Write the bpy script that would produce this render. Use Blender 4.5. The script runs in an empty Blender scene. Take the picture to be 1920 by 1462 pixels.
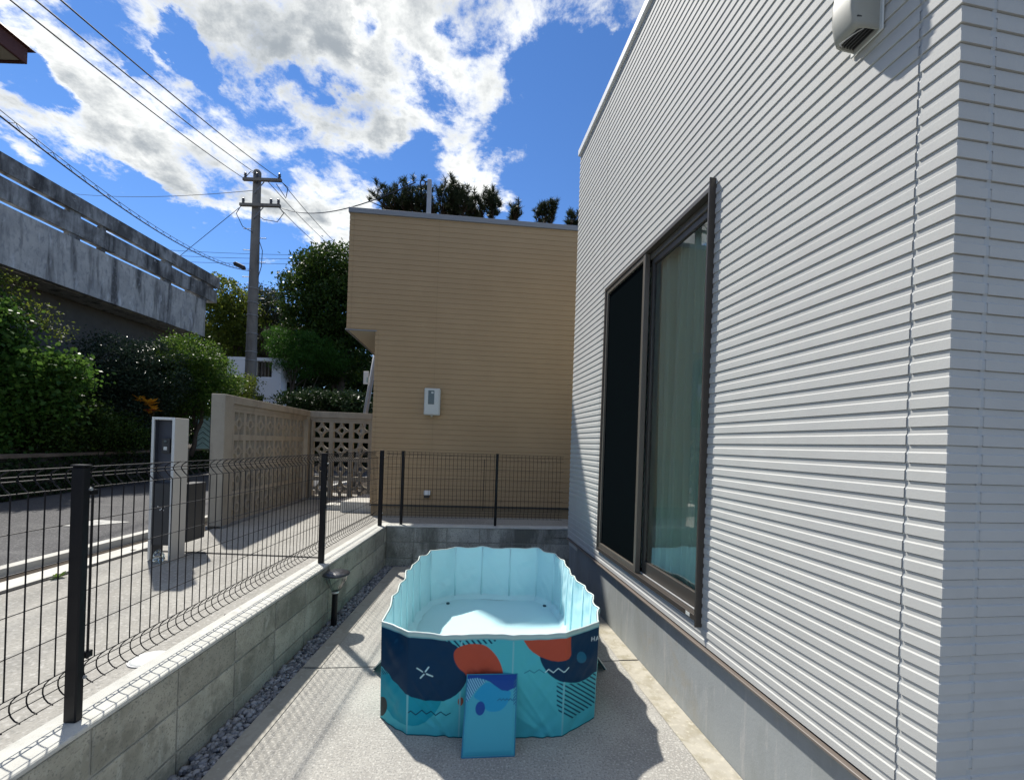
import bpy, math, random
import numpy as np
from mathutils import Vector, noise as mnoise
random.seed(7); rng=np.random.default_rng(7)
S=bpy.context.scene; COL=S.collection
R=math.radians
# ------------------------------------------------------------------ camera
EYE=1.51; ROLL=R(1.95)
cd=bpy.data.cameras.new('camera'); cam=bpy.data.objects.new('camera',cd); COL.objects.link(cam)
cam.location=(0,0,EYE); cam.rotation_mode='XYZ'
from mathutils import Matrix
cam.matrix_world=Matrix.Translation((0,0,EYE))@Matrix.Rotation(R(90),4,'X')@Matrix.Rotation(ROLL,4,'Z')
cd.sensor_width=36; cd.lens=15.0; cd.shift_y=102/1920; cd.clip_start=.05; cd.clip_end=3000
S.camera=cam
# ------------------------------------------------------------------ sun, sky
SUN=Vector((-.51,.565,1)).normalized()
sl=bpy.data.lights.new('sun','SUN'); sl.energy=4.4; sl.angle=R(1.3); sl.color=(1,.95,.87)
so=bpy.data.objects.new('sun',sl); COL.objects.link(so); so.rotation_euler=SUN.to_track_quat('Z','Y').to_euler(); so.location=(0,0,30)
S.view_settings.view_transform='Standard'; S.view_settings.look='None'; S.view_settings.gamma=1
S.view_settings.exposure=0.60
def direction(u,v):
    a=(u-960)/800; b=(833-v)/800; c,s=math.cos(ROLL),math.sin(ROLL)
    return Vector((a*c-b*s,1.0,a*s+b*c))
def world():
    w=bpy.data.worlds.new('World'); S.world=w; w.use_nodes=True; nt=w.node_tree; N=nt.nodes; L=nt.links; N.clear()
    out=N.new('ShaderNodeOutputWorld'); bg=N.new('ShaderNodeBackground'); L.new(bg.outputs[0],out.inputs[0])
    sky=N.new('ShaderNodeTexSky'); sky.sky_type='NISHITA'; sky.sun_disc=False
    sky.sun_elevation=math.asin(SUN.z); sky.sun_rotation=math.atan2(SUN.x,SUN.y); sky.air_density=1.0; sky.dust_density=.0; sky.ozone_density=3.0
    def val(op,a,b=None,c=None,clamp=False):
        m=N.new('ShaderNodeMath'); m.operation=op; m.use_clamp=clamp
        for i,x in enumerate((a,b,c)):
            if x is None: continue
            if isinstance(x,(int,float)): m.inputs[i].default_value=x
            else: L.new(x,m.inputs[i])
        return m.outputs[0]
    tc=N.new('ShaderNodeTexCoord'); D=tc.outputs['Generated']
    nrm=N.new('ShaderNodeVectorMath'); nrm.operation='NORMALIZE'; L.new(D,nrm.inputs[0]); D=nrm.outputs[0]
    sp=N.new('ShaderNodeSeparateXYZ'); L.new(D,sp.inputs[0])
    h=val('ADD',val('MAXIMUM',sp.outputs[2],0.0),.22)
    cb=N.new('ShaderNodeCombineXYZ'); L.new(val('DIVIDE',sp.outputs[0],h),cb.inputs[0]); L.new(val('DIVIDE',sp.outputs[1],h),cb.inputs[1])
    P=cb.outputs[0]
    def ns(scale,detail,rough,off,dist=0.0,vec=None):
        mp=N.new('ShaderNodeMapping'); mp.inputs['Location'].default_value=off; L.new(vec or P,mp.inputs[0])
        n=N.new('ShaderNodeTexNoise'); n.inputs['Scale'].default_value=scale; n.inputs['Detail'].default_value=detail; n.inputs['Roughness'].default_value=rough; n.inputs['Distortion'].default_value=dist
        L.new(mp.outputs[0],n.inputs['Vector']); return n.outputs['Fac']
    wn=N.new('ShaderNodeTexNoise'); wn.inputs['Scale'].default_value=3.5; wn.inputs['Detail'].default_value=8; wn.inputs['Roughness'].default_value=.65; L.new(P,wn.inputs['Vector'])
    ws=N.new('ShaderNodeVectorMath'); ws.operation='SUBTRACT'; L.new(wn.outputs['Color'],ws.inputs[0]); ws.inputs[1].default_value=(.5,.5,.5)
    wm=N.new('ShaderNodeVectorMath'); wm.operation='MULTIPLY_ADD'; L.new(ws.outputs[0],wm.inputs[0]); wm.inputs[1].default_value=(.20,.20,.20); L.new(D,wm.inputs[2])
    wz=N.new('ShaderNodeVectorMath'); wz.operation='NORMALIZE'; L.new(wm.outputs[0],wz.inputs[0]); D=wz.outputs[0]
    # cloud banks: direction (as u,v of the view), radius, weight
    banks=[(120,20,90,.6),(210,60,110,.7),(190,160,80,.6),(280,30,110,.7),(290,190,110,.8),(370,40,60,.4),(380,260,110,.8),(300,270,70,.5),(450,20,120,.8),(500,110,120,.9),(580,60,120,.8),(470,200,80,.6),
           (540,130,90,.6),(490,290,100,.7),(600,270,90,.8),(560,350,80,.6),(650,320,80,.6),(690,250,70,.5),(620,120,50,.4),(740,40,110,.8),(860,40,130,.9),(980,60,120,.9),(1090,30,90,.8),(1150,60,60,.5),
           (760,240,60,.55),(720,180,50,.5),(830,120,70,.5),(880,170,60,.55),(900,230,60,.7),(880,290,75,.85),(950,290,65,.75),(900,350,35,.4),(1010,300,45,.4),(1080,100,70,.6),(960,130,60,.5),(1060,150,40,.3),
           (60,215,70,.55),(110,260,60,.5),(20,190,50,.35),(170,280,45,.25),(345,360,35,.45),(300,310,35,.3),(430,330,60,.4),(450,370,50,.35),(640,400,60,.6),(600,370,60,.4),(648,440,40,.5),(205,328,20,.4),(1037,310,22,.5),(1085,350,40,.6),
           (590,440,18,.3),(555,425,18,.3),(560,-120,260,.9),(150,-150,260,.7),(1000,-150,260,.8),(1500,-300,400,.8),(-400,200,300,.5),(-300,-300,350,.6)]
    holes=[(20,130,55,.7),(345,90,34,.8),(370,130,30,.8),(395,170,28,.7),(275,115,22,.5),(545,185,32,.55),(650,150,38,.7),(605,190,36,.6),(692,70,24,.6),(770,150,40,.45),(740,205,32,.4),(810,190,36,.45),(1060,230,110,.8),(1130,170,60,.7),(1000,180,60,.4),(790,300,34,.6),(740,330,36,.4),(850,60,18,.3),(170,220,45,.4),(210,330,60,.3)]
    acc=None
    for lst,sg in ((banks,1),(holes,-1)):
        for u,v,rad,wt in lst:
            d=direction(u,v).normalized(); rad=rad/14*abs(d.y)**1.5*1.25
            dp=N.new('ShaderNodeVectorMath'); dp.operation='DOT_PRODUCT'; L.new(D,dp.inputs[0]); dp.inputs[1].default_value=d
            mr=N.new('ShaderNodeMapRange'); mr.interpolation_type='SMOOTHSTEP'
            mr.inputs['From Min'].default_value=math.cos(R(rad*1.35)); mr.inputs['From Max'].default_value=1.0
            mr.inputs['To Min'].default_value=0; mr.inputs['To Max'].default_value=wt
            L.new(dp.outputs['Value'],mr.inputs['Value'])
            if acc is None: acc=mr.outputs[0]
            else: acc=val('ADD' if sg>0 else 'SUBTRACT',acc,mr.outputs[0])
        if sg>0: acc=val('MINIMUM',acc,.92)
    n1=ns(2.6,14,.66,(3.1,1.7,0),.15); n2=ns(8,10,.66,(0.3,5.2,0),.2); n3=ns(1.6,6,.5,(8,2,0))
    body=val('ADD',val('MULTIPLY',val('SUBTRACT',n1,.5),4.6),val('MULTIPLY',val('SUBTRACT',n2,.5),3.0))
    back=N.new('ShaderNodeMapRange'); back.inputs['From Min'].default_value=.15; back.inputs['From Max'].default_value=-.35; back.inputs['To Min'].default_value=0; back.inputs['To Max'].default_value=.36; L.new(sp.outputs[1],back.inputs['Value'])  # extra cloud behind the camera, added out of view as neutral fill light
    acc=val('ADD',val('MAXIMUM',val('MINIMUM',acc,.92),-.6),back.outputs[0])
    zen=N.new('ShaderNodeMapRange'); zen.inputs['From Min'].default_value=.74; zen.inputs['From Max'].default_value=.92; zen.inputs['To Max'].default_value=.62; L.new(sp.outputs[2],zen.inputs['Value'])  # unseen overhead cloud, added to put neutral fill on the shaded ground
    acc=val('MINIMUM',val('ADD',acc,zen.outputs[0]),1.2)
    dens=val('ADD',val('SUBTRACT',acc,.54),body)
    mr=N.new('ShaderNodeMapRange'); mr.interpolation_type='SMOOTHSTEP'; mr.inputs['From Min'].default_value=-.18; mr.inputs['From Max'].default_value=.62; L.new(dens,mr.inputs['Value']); cover=mr.outputs[0]
    # grey bases where the cloud is thick
    th=N.new('ShaderNodeMapRange'); th.interpolation_type='SMOOTHSTEP'; th.inputs['From Min'].default_value=-.15; th.inputs['From Max'].default_value=1.75
    n4=ns(4.2,8,.6,(5.1,.7,2)); L.new(val('ADD',dens,val('MULTIPLY',val('SUBTRACT',n4,.5),3.2)),th.inputs['Value'])
    mc=N.new('ShaderNodeMix'); mc.data_type='RGBA'; L.new(th.outputs[0],mc.inputs['Factor'])
    mc.inputs['A'].default_value=(5.6,5.65,5.5,1); mc.inputs['B'].default_value=(1.75,1.95,2.15,1)
    hs=N.new('ShaderNodeHueSaturation'); hs.inputs['Saturation'].default_value=1.14; hs.inputs['Value'].default_value=.68; tn=N.new('ShaderNodeMix'); tn.data_type='RGBA'; tn.blend_type='MULTIPLY'; tn.inputs['Factor'].default_value=1; tn.inputs['B'].default_value=(.84,.86,.98,1); L.new(sky.outputs[0],tn.inputs['A']); L.new(tn.outputs['Result'],hs.inputs['Color'])
    mx=N.new('ShaderNodeMix'); mx.data_type='RGBA'; L.new(cover,mx.inputs['Factor']); L.new(hs.outputs[0],mx.inputs['A']); L.new(mc.outputs['Result'],mx.inputs['B'])
    L.new(mx.outputs['Result'],bg.inputs[0]); bg.inputs[1].default_value=.15
world()
# ------------------------------------------------------------------ helpers
class MB:
    def __init__(s): s.v=[]; s.f=[]
    def add(s,vs,fs):
        n=len(s.v); s.v+= [tuple(p) for p in vs]; s.f+= [tuple(i+n for i in f) for f in fs]; return s
    def box8(s,p):  # 4 bottom ccw, 4 top
        return s.add(p,[(3,2,1,0),(4,5,6,7),(0,1,5,4),(1,2,6,5),(2,3,7,6),(3,0,4,7)])
    def box(s,x0,x1,y0,y1,z0,z1,fr=None):
        p=[(x0,y0,z0),(x1,y0,z0),(x1,y1,z0),(x0,y1,z0),(x0,y0,z1),(x1,y0,z1),(x1,y1,z1),(x0,y1,z1)]
        if fr: p=[fr(*q) for q in p]
        return s.box8(p)
    def cbox(s,x0,x1,y0,y1,z0,z1,c=.004,fr=None):
        # box with chamfered edges
        X=(x0,x0+c,x1-c,x1);Y=(y0,y0+c,y1-c,y1);Z=(z0,z0+c,z1-c,z1)
        vs=[];idx={}
        def V(i,j,k):
            key=(i,j,k)
            if key not in idx: idx[key]=len(vs); vs.append((X[i],Y[j],Z[k]))
            return idx[key]
        f=[]
        f.append([V(0,1,1),V(0,1,2),V(0,2,2),V(0,2,1)]); f.append([V(3,1,1),V(3,2,1),V(3,2,2),V(3,1,2)])
        f.append([V(1,0,1),V(2,0,1),V(2,0,2),V(1,0,2)]); f.append([V(1,3,1),V(1,3,2),V(2,3,2),V(2,3,1)])
        f.append([V(1,1,0),V(1,2,0),V(2,2,0),V(2,1,0)]); f.append([V(1,1,3),V(2,1,3),V(2,2,3),V(1,2,3)])
        for a,A in ((0,1),(3,2)):
            for b,B in ((0,1),(3,2)):
                f.append([V(a,B,1),V(A,b,1),V(A,b,2),V(a,B,2)]); f.append([V(a,1,B),V(A,1,b),V(A,2,b),V(a,2,B)]); f.append([V(1,a,B),V(1,A,b),V(2,A,b),V(2,a,B)])
                for d,Dd in ((0,1),(3,2)): f.append([V(a,B,Dd),V(A,b,Dd),V(A,B,d)])
        if fr: vs=[fr(*q) for q in vs]
        return s.add(vs,f)
    def tube(s,pts,r,n=6,cap=True,r2=None):
        pts=[Vector(p) for p in pts]; m=len(pts); vs=[];prev=None
        for i,p in enumerate(pts):
            d=(pts[min(i+1,m-1)]-pts[max(i-1,0)])
            if d.length<1e-9: d=Vector((0,0,1))
            d.normalize()
            if prev is None:
                a=Vector((0,0,1)) if abs(d.z)<.9 else Vector((1,0,0)); e1=d.cross(a).normalized()
            else: e1=(prev-d*prev.dot(d)); e1=e1.normalized() if e1.length>1e-6 else d.orthogonal().normalized()
            prev=e1; e2=d.cross(e1)
            rr=(r[i] if isinstance(r,(list,tuple)) else (r if r2 is None else r+(r2-r)*i/max(1,m-1)))
            for k in range(n):
                t=2*math.pi*k/n+math.pi/n; vs.append(p+e1*(rr*math.cos(t))+e2*(rr*math.sin(t)))
        fs=[(i*n+k,i*n+(k+1)%n,(i+1)*n+(k+1)%n,(i+1)*n+k) for i in range(m-1) for k in range(n)]
        if cap: fs+= [tuple(range(n))[::-1],tuple((m-1)*n+k for k in range(n))]
        return s.add(vs,fs)
    def lathe(s,prof,c,n=24):
        vs=[(c[0]+r*math.cos(2*math.pi*k/n),c[1]+r*math.sin(2*math.pi*k/n),c[2]+z) for r,z in prof for k in range(n)]
        fs=[(i*n+k,i*n+(k+1)%n,(i+1)*n+(k+1)%n,(i+1)*n+k) for i in range(len(prof)-1) for k in range(n)]
        fs+= [tuple(range(n))[::-1],tuple((len(prof)-1)*n+k for k in range(n))]
        return s.add(vs,fs)
    def quad(s,a,b,c,d): return s.add([a,b,c,d],[(0,1,2,3)])
def frame(o,ax):      # local frame: x along ax, y to the left of it, z up
    ax=Vector((ax[0],ax[1],0)).normalized(); ay=Vector((-ax.y,ax.x,0)); o=Vector((o[0],o[1],0))
    return lambda x,y,z: tuple(o+ax*x+ay*y+Vector((0,0,z)))
ROOT={}
def thing(name,label,cat,loc=(0,0,0),group=None):
    o=bpy.data.objects.new(name,None); COL.objects.link(o); o.location=loc; o.empty_display_size=.1
    o['label']=label; o['category']=cat
    if group: o['group']=group
    ROOT[o.name]=Vector(loc); return o
def obj(name,mb,mat,parent=None,smooth=False,loc=None,uv=None):
    if isinstance(mb,MB): v=mb.v; f=mb.f
    else: v,f=mb
    base=ROOT[parent.name] if parent else Vector(loc or (0,0,0))
    a=np.array(v,dtype=np.float64).reshape(-1,3)-np.array(base)
    me=bpy.data.meshes.new(name)
    if isinstance(f,np.ndarray):
        nf,k=f.shape; me.vertices.add(len(a)); me.vertices.foreach_set('co',a.astype(np.float32).ravel())
        me.loops.add(nf*k); me.loops.foreach_set('vertex_index',f.astype(np.int32).ravel())
        me.polygons.add(nf); me.polygons.foreach_set('loop_start',np.arange(0,nf*k,k,dtype=np.int32)); me.update(calc_edges=True)
    else:
        me.from_pydata(a.tolist(),[],f); me.update()
    for m in (mat if isinstance(mat,(list,tuple)) else [mat]): me.materials.append(m)
    if smooth: me.polygons.foreach_set('use_smooth',[True]*len(me.polygons))
    o=bpy.data.objects.new(name,me); COL.objects.link(o)
    if parent: o.parent=parent
    else: o.location=base
    ROOT[o.name]=base
    return o
def fixn(o):
    import bmesh
    b=bmesh.new(); b.from_mesh(o.data); bmesh.ops.recalc_face_normals(b,faces=b.faces); b.to_mesh(o.data); b.free(); return o
def tag(o,label,cat,group=None):
    o['label']=label; o['category']=cat
    if group: o['group']=group
    return o
def struct(o): o['kind']='structure'; return o
# ------------------------------------------------------------------ materials
def mat(name,col,rough=.6,spec=.4,metal=0,var=0,vscale=5,bump=0,bscale=60,stretch=(1,1,1),col2=None,speck=None,layers=None,coat=0,bdist=.01,attr=None,trans=0):
    m=bpy.data.materials.new(name); m.use_nodes=True; nt=m.node_tree; N=nt.nodes; L=nt.links
    b=N['Principled BSDF']; b.inputs['Roughness'].default_value=rough; b.inputs['Specular IOR Level'].default_value=spec; b.inputs['Metallic'].default_value=metal
    b.inputs['Base Color'].default_value=(*col,1)
    if coat: b.inputs['Coat Weight'].default_value=coat; b.inputs['Coat Roughness'].default_value=.1
    tc=N.new('ShaderNodeTexCoord'); mp=N.new('ShaderNodeMapping'); mp.inputs['Scale'].default_value=stretch; L.new(tc.outputs['Object'],mp.inputs[0])
    def nz(sc,det=4,ro=.55,vec=mp,dist=0):
        n=N.new('ShaderNodeTexNoise'); n.inputs['Scale'].default_value=sc; n.inputs['Detail'].default_value=det; n.inputs['Roughness'].default_value=ro; n.inputs['Distortion'].default_value=dist
        L.new(vec.outputs[0],n.inputs['Vector']); return n.outputs['Fac']
    def ramp(fac,a,b2,lo,hi):
        r=N.new('ShaderNodeMapRange'); r.inputs['From Min'].default_value=lo; r.inputs['From Max'].default_value=hi; L.new(fac,r.inputs['Value'])
        x=N.new('ShaderNodeMix'); x.data_type='RGBA'; L.new(r.outputs[0],x.inputs['Factor'])
        for k,c in (('A',a),('B',b2)):
            if isinstance(c,tuple): x.inputs[k].default_value=(*c[:3],1)
            else: L.new(c,x.inputs[k])
        return x.outputs['Result']
    cur=None
    if attr:
        at=N.new('ShaderNodeAttribute'); at.attribute_name=attr; cur=at.outputs['Color']
    if var or col2:
        c2=col2 or tuple(max(0,x*(1-var)) for x in col); c1=col if col2 else tuple(min(1,x*(1+var*.6)) for x in col)
        cur=ramp(nz(vscale,6,.6),c2,c1,.35,.65)
    for sc,c,lo,hi,vec in (layers or []):
        v=mp
        if vec:
            v=N.new('ShaderNodeMapping'); v.inputs['Scale'].default_value=vec; L.new(tc.outputs['Object'],v.inputs[0])
        cur=ramp(nz(sc,7,.62,v,.3),cur if cur is not None else col,c,lo,hi)
    if speck:
        for sc,c,lo,hi in speck: cur=ramp(nz(sc,2,.6,tc_map(N,L,tc)),cur if cur is not None else col,c,lo,hi)
    if cur is not None: L.new(cur,b.inputs['Base Color'])
    if bump:
        bp=N.new('ShaderNodeBump'); bp.inputs['Strength'].default_value=bump; bp.inputs['Distance'].default_value=bdist; L.new(nz(bscale,6,.6),bp.inputs['Height']); L.new(bp.outputs[0],b.inputs['Normal'])
    return m
def tc_map(N,L,tc):
    v=N.new('ShaderNodeMapping'); L.new(tc.outputs['Object'],v.inputs[0]); return v
def leafmat(name,c1,c2,trans=.35,rough=.45):
    m=bpy.data.materials.new(name); m.use_nodes=True; nt=m.node_tree; N=nt.nodes; L=nt.links; b=N['Principled BSDF']; b.inputs['Roughness'].default_value=rough; b.inputs['Specular IOR Level'].default_value=.14
    g=N.new('ShaderNodeNewGeometry'); x=N.new('ShaderNodeMix'); x.data_type='RGBA'; x.inputs['A'].default_value=(*c1,1); x.inputs['B'].default_value=(*c2,1); L.new(g.outputs['Random Per Island'],x.inputs['Factor'])
    L.new(x.outputs['Result'],b.inputs['Base Color'])
    t=N.new('ShaderNodeBsdfTranslucent'); hs=N.new('ShaderNodeHueSaturation'); hs.inputs['Hue'].default_value=.485; hs.inputs['Value'].default_value=1.7; L.new(x.outputs['Result'],hs.inputs['Color']); L.new(hs.outputs[0],t.inputs[0])
    ms=N.new('ShaderNodeMixShader'); ms.inputs[0].default_value=trans; L.new(b.outputs[0],ms.inputs[1]); L.new(t.outputs[0],ms.inputs[2]); L.new(ms.outputs[0],N['Material Output'].inputs[0]); return m
M={}
M['slab']=mat('exposed_aggregate',(.40,.39,.355),.85,.2,layers=[(1.6,(.30,.29,.265),.42,.6,None),(.9,(.24,.235,.22),.55,.75,None)],speck=[(105,(.22,.22,.21),.50,.68),(85,(.52,.51,.47),.52,.72)],bump=.4,bscale=150,bdist=.004)
M['smooth']=mat('trowelled_concrete',(.37,.355,.315),.8,.25,var=.14,vscale=3,layers=[(6,(.29,.28,.245),.48,.64,None),(30,(.42,.41,.37),.55,.7,None)],bump=.15,bscale=120,bdist=.003)
M['smooth_y']=mat('sandy_concrete_edge',(.42,.395,.33),.85,.2,var=.12,vscale=5,layers=[(9,(.31,.285,.215),.48,.64,None),(40,(.50,.47,.38),.55,.7,None)],bump=.2,bscale=140,bdist=.003)
M['drive']=mat('brushed_concrete',(.33,.32,.29),.85,.2,layers=[(1.1,(.26,.25,.225),.42,.62,None)],speck=[(70,(.24,.235,.215),.5,.68),(50,(.42,.41,.38),.53,.7)],bump=.3,bscale=120,bdist=.004)
M['asphalt']=mat('asphalt',(.075,.075,.078),.9,.3,layers=[(.7,(.055,.055,.058),.4,.65,None),(2.5,(.11,.11,.11),.58,.75,(.3,1,1))],speck=[(60,(.17,.17,.17),.53,.7)],bump=.5,bscale=220,bdist=.004)
M['kerb']=mat('kerb_concrete',(.5,.49,.45),.8,.2,var=.12,vscale=4,bump=.2,bscale=120,bdist=.003)
M['joint']=mat('dark_joint',(.03,.03,.03),.9,.1)
def islandmul(m,lo,hi):
    nt=m.node_tree; N=nt.nodes; L=nt.links; b=N['Principled BSDF']; src=b.inputs['Base Color'].links[0].from_socket
    g=N.new('ShaderNodeNewGeometry'); r=N.new('ShaderNodeMapRange'); r.inputs['To Min'].default_value=lo; r.inputs['To Max'].default_value=hi; L.new(g.outputs['Random Per Island'],r.inputs['Value'])
    h=N.new('ShaderNodeHueSaturation'); L.new(r.outputs[0],h.inputs['Value']); L.new(src,h.inputs['Color']); L.new(h.outputs[0],b.inputs['Base Color'])
M['gravel']=mat('crushed_stone',(.19,.2,.23),.75,.3,bump=.4,bscale=120,bdist=.004)
def islandvar(m,c1,c2):
    nt=m.node_tree; N=nt.nodes; L=nt.links; g=N.new('ShaderNodeNewGeometry'); x=N.new('ShaderNodeMix'); x.data_type='RGBA'; x.inputs['A'].default_value=(*c1,1); x.inputs['B'].default_value=(*c2,1); L.new(g.outputs['Random Per Island'],x.inputs['Factor']); L.new(x.outputs['Result'],N['Principled BSDF'].inputs['Base Color'])
islandvar(M['gravel'],(.09,.10,.12),(.34,.35,.38))
M['soil']=mat('soil',(.06,.05,.04),.95,.1,var=.3,vscale=6)
M['block']=mat('concrete_block',(.42,.405,.335),.9,.15,layers=[(3.5,(.28,.275,.225),.46,.62,(1,1,1.3)),(7,(.22,.215,.175),.53,.68,(1,1,.8)),(9,(.42,.42,.36),.56,.7,(1.6,1.6,.45)),(26,(.36,.36,.31),.56,.72,None)],speck=[(95,(.20,.20,.175),.54,.72)],bump=.4,bscale=200,bdist=.003)
M['blockb']=mat('concrete_block_weathered',(.45,.45,.40),.9,.15,var=.18,vscale=3,layers=[(4,(.17,.175,.15),.46,.62,(1,1,.3))],speck=[(95,(.15,.15,.14),.53,.7)],bump=.4,bscale=200,bdist=.003)
islandmul(M['block'],.80,1.16); islandmul(M['blockb'],.82,1.12)
M['mortar']=mat('mortar',(.33,.33,.29),.9,.1,var=.15,vscale=20)
M['cap']=mat('wall_top_mortar',(.52,.52,.48),.85,.2,var=.1,vscale=6,layers=[(18,(.42,.42,.38),.55,.7,None)],bump=.25,bscale=90,bdist=.004)
M['black']=mat('black_aluminium',(.006,.006,.008),.42,.22)
M['wire']=mat('black_coated_wire',(.006,.006,.009),.5,.2)
M['white']=mat('white_fibre_siding',(.47,.475,.455),.7,.3,var=.03,vscale=8,layers=[(2,(.435,.44,.43),.5,.72,(.6,.6,.2))],bump=.28,bscale=170,bdist=.0016)
M['whitetrim']=mat('white_metal_trim',(.68,.69,.69),.45,.4)
M['caulk']=mat('grey_caulk',(.42,.44,.44),.6,.3)
M['found']=mat('foundation_render',(.30,.32,.32),.85,.2,var=.06,vscale=2.5,layers=[(4,(.25,.265,.255),.5,.68,(1,1,.35)),(11,(.38,.38,.37),.56,.72,(2,2,.3)),(3,(.30,.29,.25),.58,.72,None)],bump=.25,bscale=70,bdist=.004)
M['drip']=mat('brown_drip_flashing',(.16,.135,.115),.4,.5)
M['bronze']=mat('bronze_aluminium',(.065,.057,.05),.36,.5,metal=.25)
M['bronze_l']=mat('light_bronze_aluminium',(.14,.125,.105),.36,.5,metal=.3)
M['dark']=mat('dark_interior',(.03,.035,.035),.8,.2)
M['room']=mat('room_wall',(.55,.56,.52),.9,.1)
M['screen']=mat('insect_screen',(.004,.006,.007),.8,.0)
M['curtain']=leafmat('sheer_curtain',(.78,.84,.78),(.78,.84,.78),.45,.9)
M['beige']=mat('beige_siding',(.370,.265,.157),.75,.15,var=.03,vscale=3,layers=[(1.2,(.345,.245,.143),.45,.7,None)],bump=.15,bscale=120,bdist=.0015)
M['beigeline']=mat('beige_joint',(.25,.19,.12),.8,.2)
M['soffit']=mat('cream_soffit',(.42,.38,.31),.8,.2,var=.03)
M['greytrim']=mat('grey_metal_trim',(.20,.21,.23),.45,.4)
M['greyfound']=mat('grey_foundation',(.22,.225,.225),.85,.2,var=.12,vscale=4)
M['screenwall']=mat('beige_painted_block',(.34,.305,.245),.8,.2,var=.07,vscale=5,layers=[(5,(.245,.22,.18),.5,.68,(1,1,.35))],bump=.2,bscale=160,bdist=.002)
M['oldconc']=mat('mould_stained_concrete',(.52,.515,.49),.92,.15,layers=[(2.2,(.40,.40,.39),.42,.62,None),(3.2,(.12,.12,.12),.50,.64,(1,1,.14)),(14,(.28,.29,.30),.5,.7,(1,1,.5)),(5,(.72,.74,.76),.6,.78,(1,1,.3))],bump=.3,bscale=40)
M['dirtyconc']=mat('black_streaked_concrete',(.38,.39,.39),.92,.15,layers=[(2.5,(.12,.12,.12),.4,.62,(1,1,.6)),(4.0,(.06,.06,.06),.46,.66,(1,1,.15)),(5,(.50,.51,.52),.6,.76,None)],bump=.3,bscale=40)
M['oldwhite']=mat('peeling_white_paint',(.68,.70,.72),.85,.2,layers=[(2.2,(.40,.41,.42),.58,.75,(1,1,.25)),(6,(.08,.08,.08),.64,.74,(1,1,.3))],bump=.2,bscale=40)
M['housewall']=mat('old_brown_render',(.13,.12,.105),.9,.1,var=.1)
M['brownpaint']=mat('worn_brown_paint',(.10,.04,.035),.7,.3,layers=[(7,(.20,.17,.16),.6,.75,(1,1,.4))])
M['pole']=mat('concrete_pole',(.20,.185,.165),.9,.2,var=.14,vscale=3,layers=[(4,(.12,.11,.10),.52,.7,(1,1,.3))],bump=.2,bscale=60)
M['steel']=mat('galvanised_steel',(.34,.35,.36),.5,.4,metal=.3,var=.1,vscale=10)
M['cable']=mat('cable_rubber',(.02,.02,.022),.6,.3)
M['porc']=mat('dark_insulator',(.05,.045,.045),.35,.5)
M['silver']=mat('satin_aluminium',(.56,.57,.57),.35,.5,metal=.5)
M['pillar']=mat('pillar_cream_panel',(.50,.47,.42),.5,.4,var=.02)
M['navy']=mat('dark_grey_panel',(.05,.056,.072),.5,.4)
M['boxdark']=mat('charcoal_mailbox',(.035,.036,.038),.45,.4)
M['plastic']=mat('off_white_plastic',(.50,.52,.50),.45,.4,var=.03)
M['hoodp']=mat('weathered_plastic',(.30,.305,.27),.5,.35,var=.06,vscale=14)
M['plasticw']=mat('white_plastic',(.72,.73,.72),.4,.4)
M['lampcap']=mat('dark_glossy_cap',(.035,.038,.045),.3,.6,coat=.5)
M['lcd']=mat('meter_window',(.06,.08,.08),.15,.6)
M['teal']=mat('pale_teal_metal',(.30,.46,.42),.6,.3,var=.1)
M['ledge']=mat('mossy_ledge',(.16,.13,.10),.95,.1,var=.3,vscale=4)
M['ivywall']=mat('dark_stone',(.05,.05,.045),.95,.1,var=.4,vscale=4)
M['bark']=mat('bark',(.09,.075,.06),.95,.1,var=.3,vscale=8,bump=.4,bscale=30)
M['poolin']=mat('pool_liner',(.50,.74,.78),.35,.35,bump=.12,bscale=14,bdist=.012)
M['rim']=mat('pool_rim',(.62,.70,.66),.45,.4)
M['poolout']=mat('pool_print',(1,1,1),.5,.12,attr='print',bump=.10,bscale=9,bdist=.012)
M['panelprint']=mat('padded_print',(1,1,1),.45,.2,attr='print',bump=.08,bscale=12,bdist=.01)
M['matpipe']=mat('mat_piping',(.02,.20,.33),.45,.3)
M['flap']=mat('dark_teal_vinyl',(.012,.06,.075),.45,.4)
M['paint']=mat('road_paint',(.42,.42,.40),.8,.2,layers=[(25,(.2,.2,.2),.55,.65,None)])
def glassmat(name,tint,ior=1.5,rough=0.0):
    m=bpy.data.materials.new(name); m.use_nodes=True; nt=m.node_tree; N=nt.nodes; L=nt.links; N.remove(N['Principled BSDF'])
    t=N.new('ShaderNodeBsdfTransparent'); t.inputs[0].default_value=(*tint,1); g=N.new('ShaderNodeBsdfGlossy'); g.inputs['Roughness'].default_value=rough; g.inputs[0].default_value=(1,1,1,1)
    f=N.new('ShaderNodeFresnel'); f.inputs[0].default_value=ior; ms=N.new('ShaderNodeMixShader')
    mm=N.new('ShaderNodeMath'); mm.operation='MULTIPLY_ADD'; mm.inputs[1].default_value=1.9; mm.inputs[2].default_value=.02; mm.use_clamp=True; L.new(f.outputs[0],mm.inputs[0])
    L.new(mm.outputs[0],ms.inputs[0]); L.new(t.outputs[0],ms.inputs[1]); L.new(g.outputs[0],ms.inputs[2]); L.new(ms.outputs[0],N['Material Output'].inputs[0]); return m
M['glass']=glassmat('green_tinted_glass',(.86,.98,.92)); M['clear']=glassmat('clear_plastic',(.88,.93,.91),1.45,.05)
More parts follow.
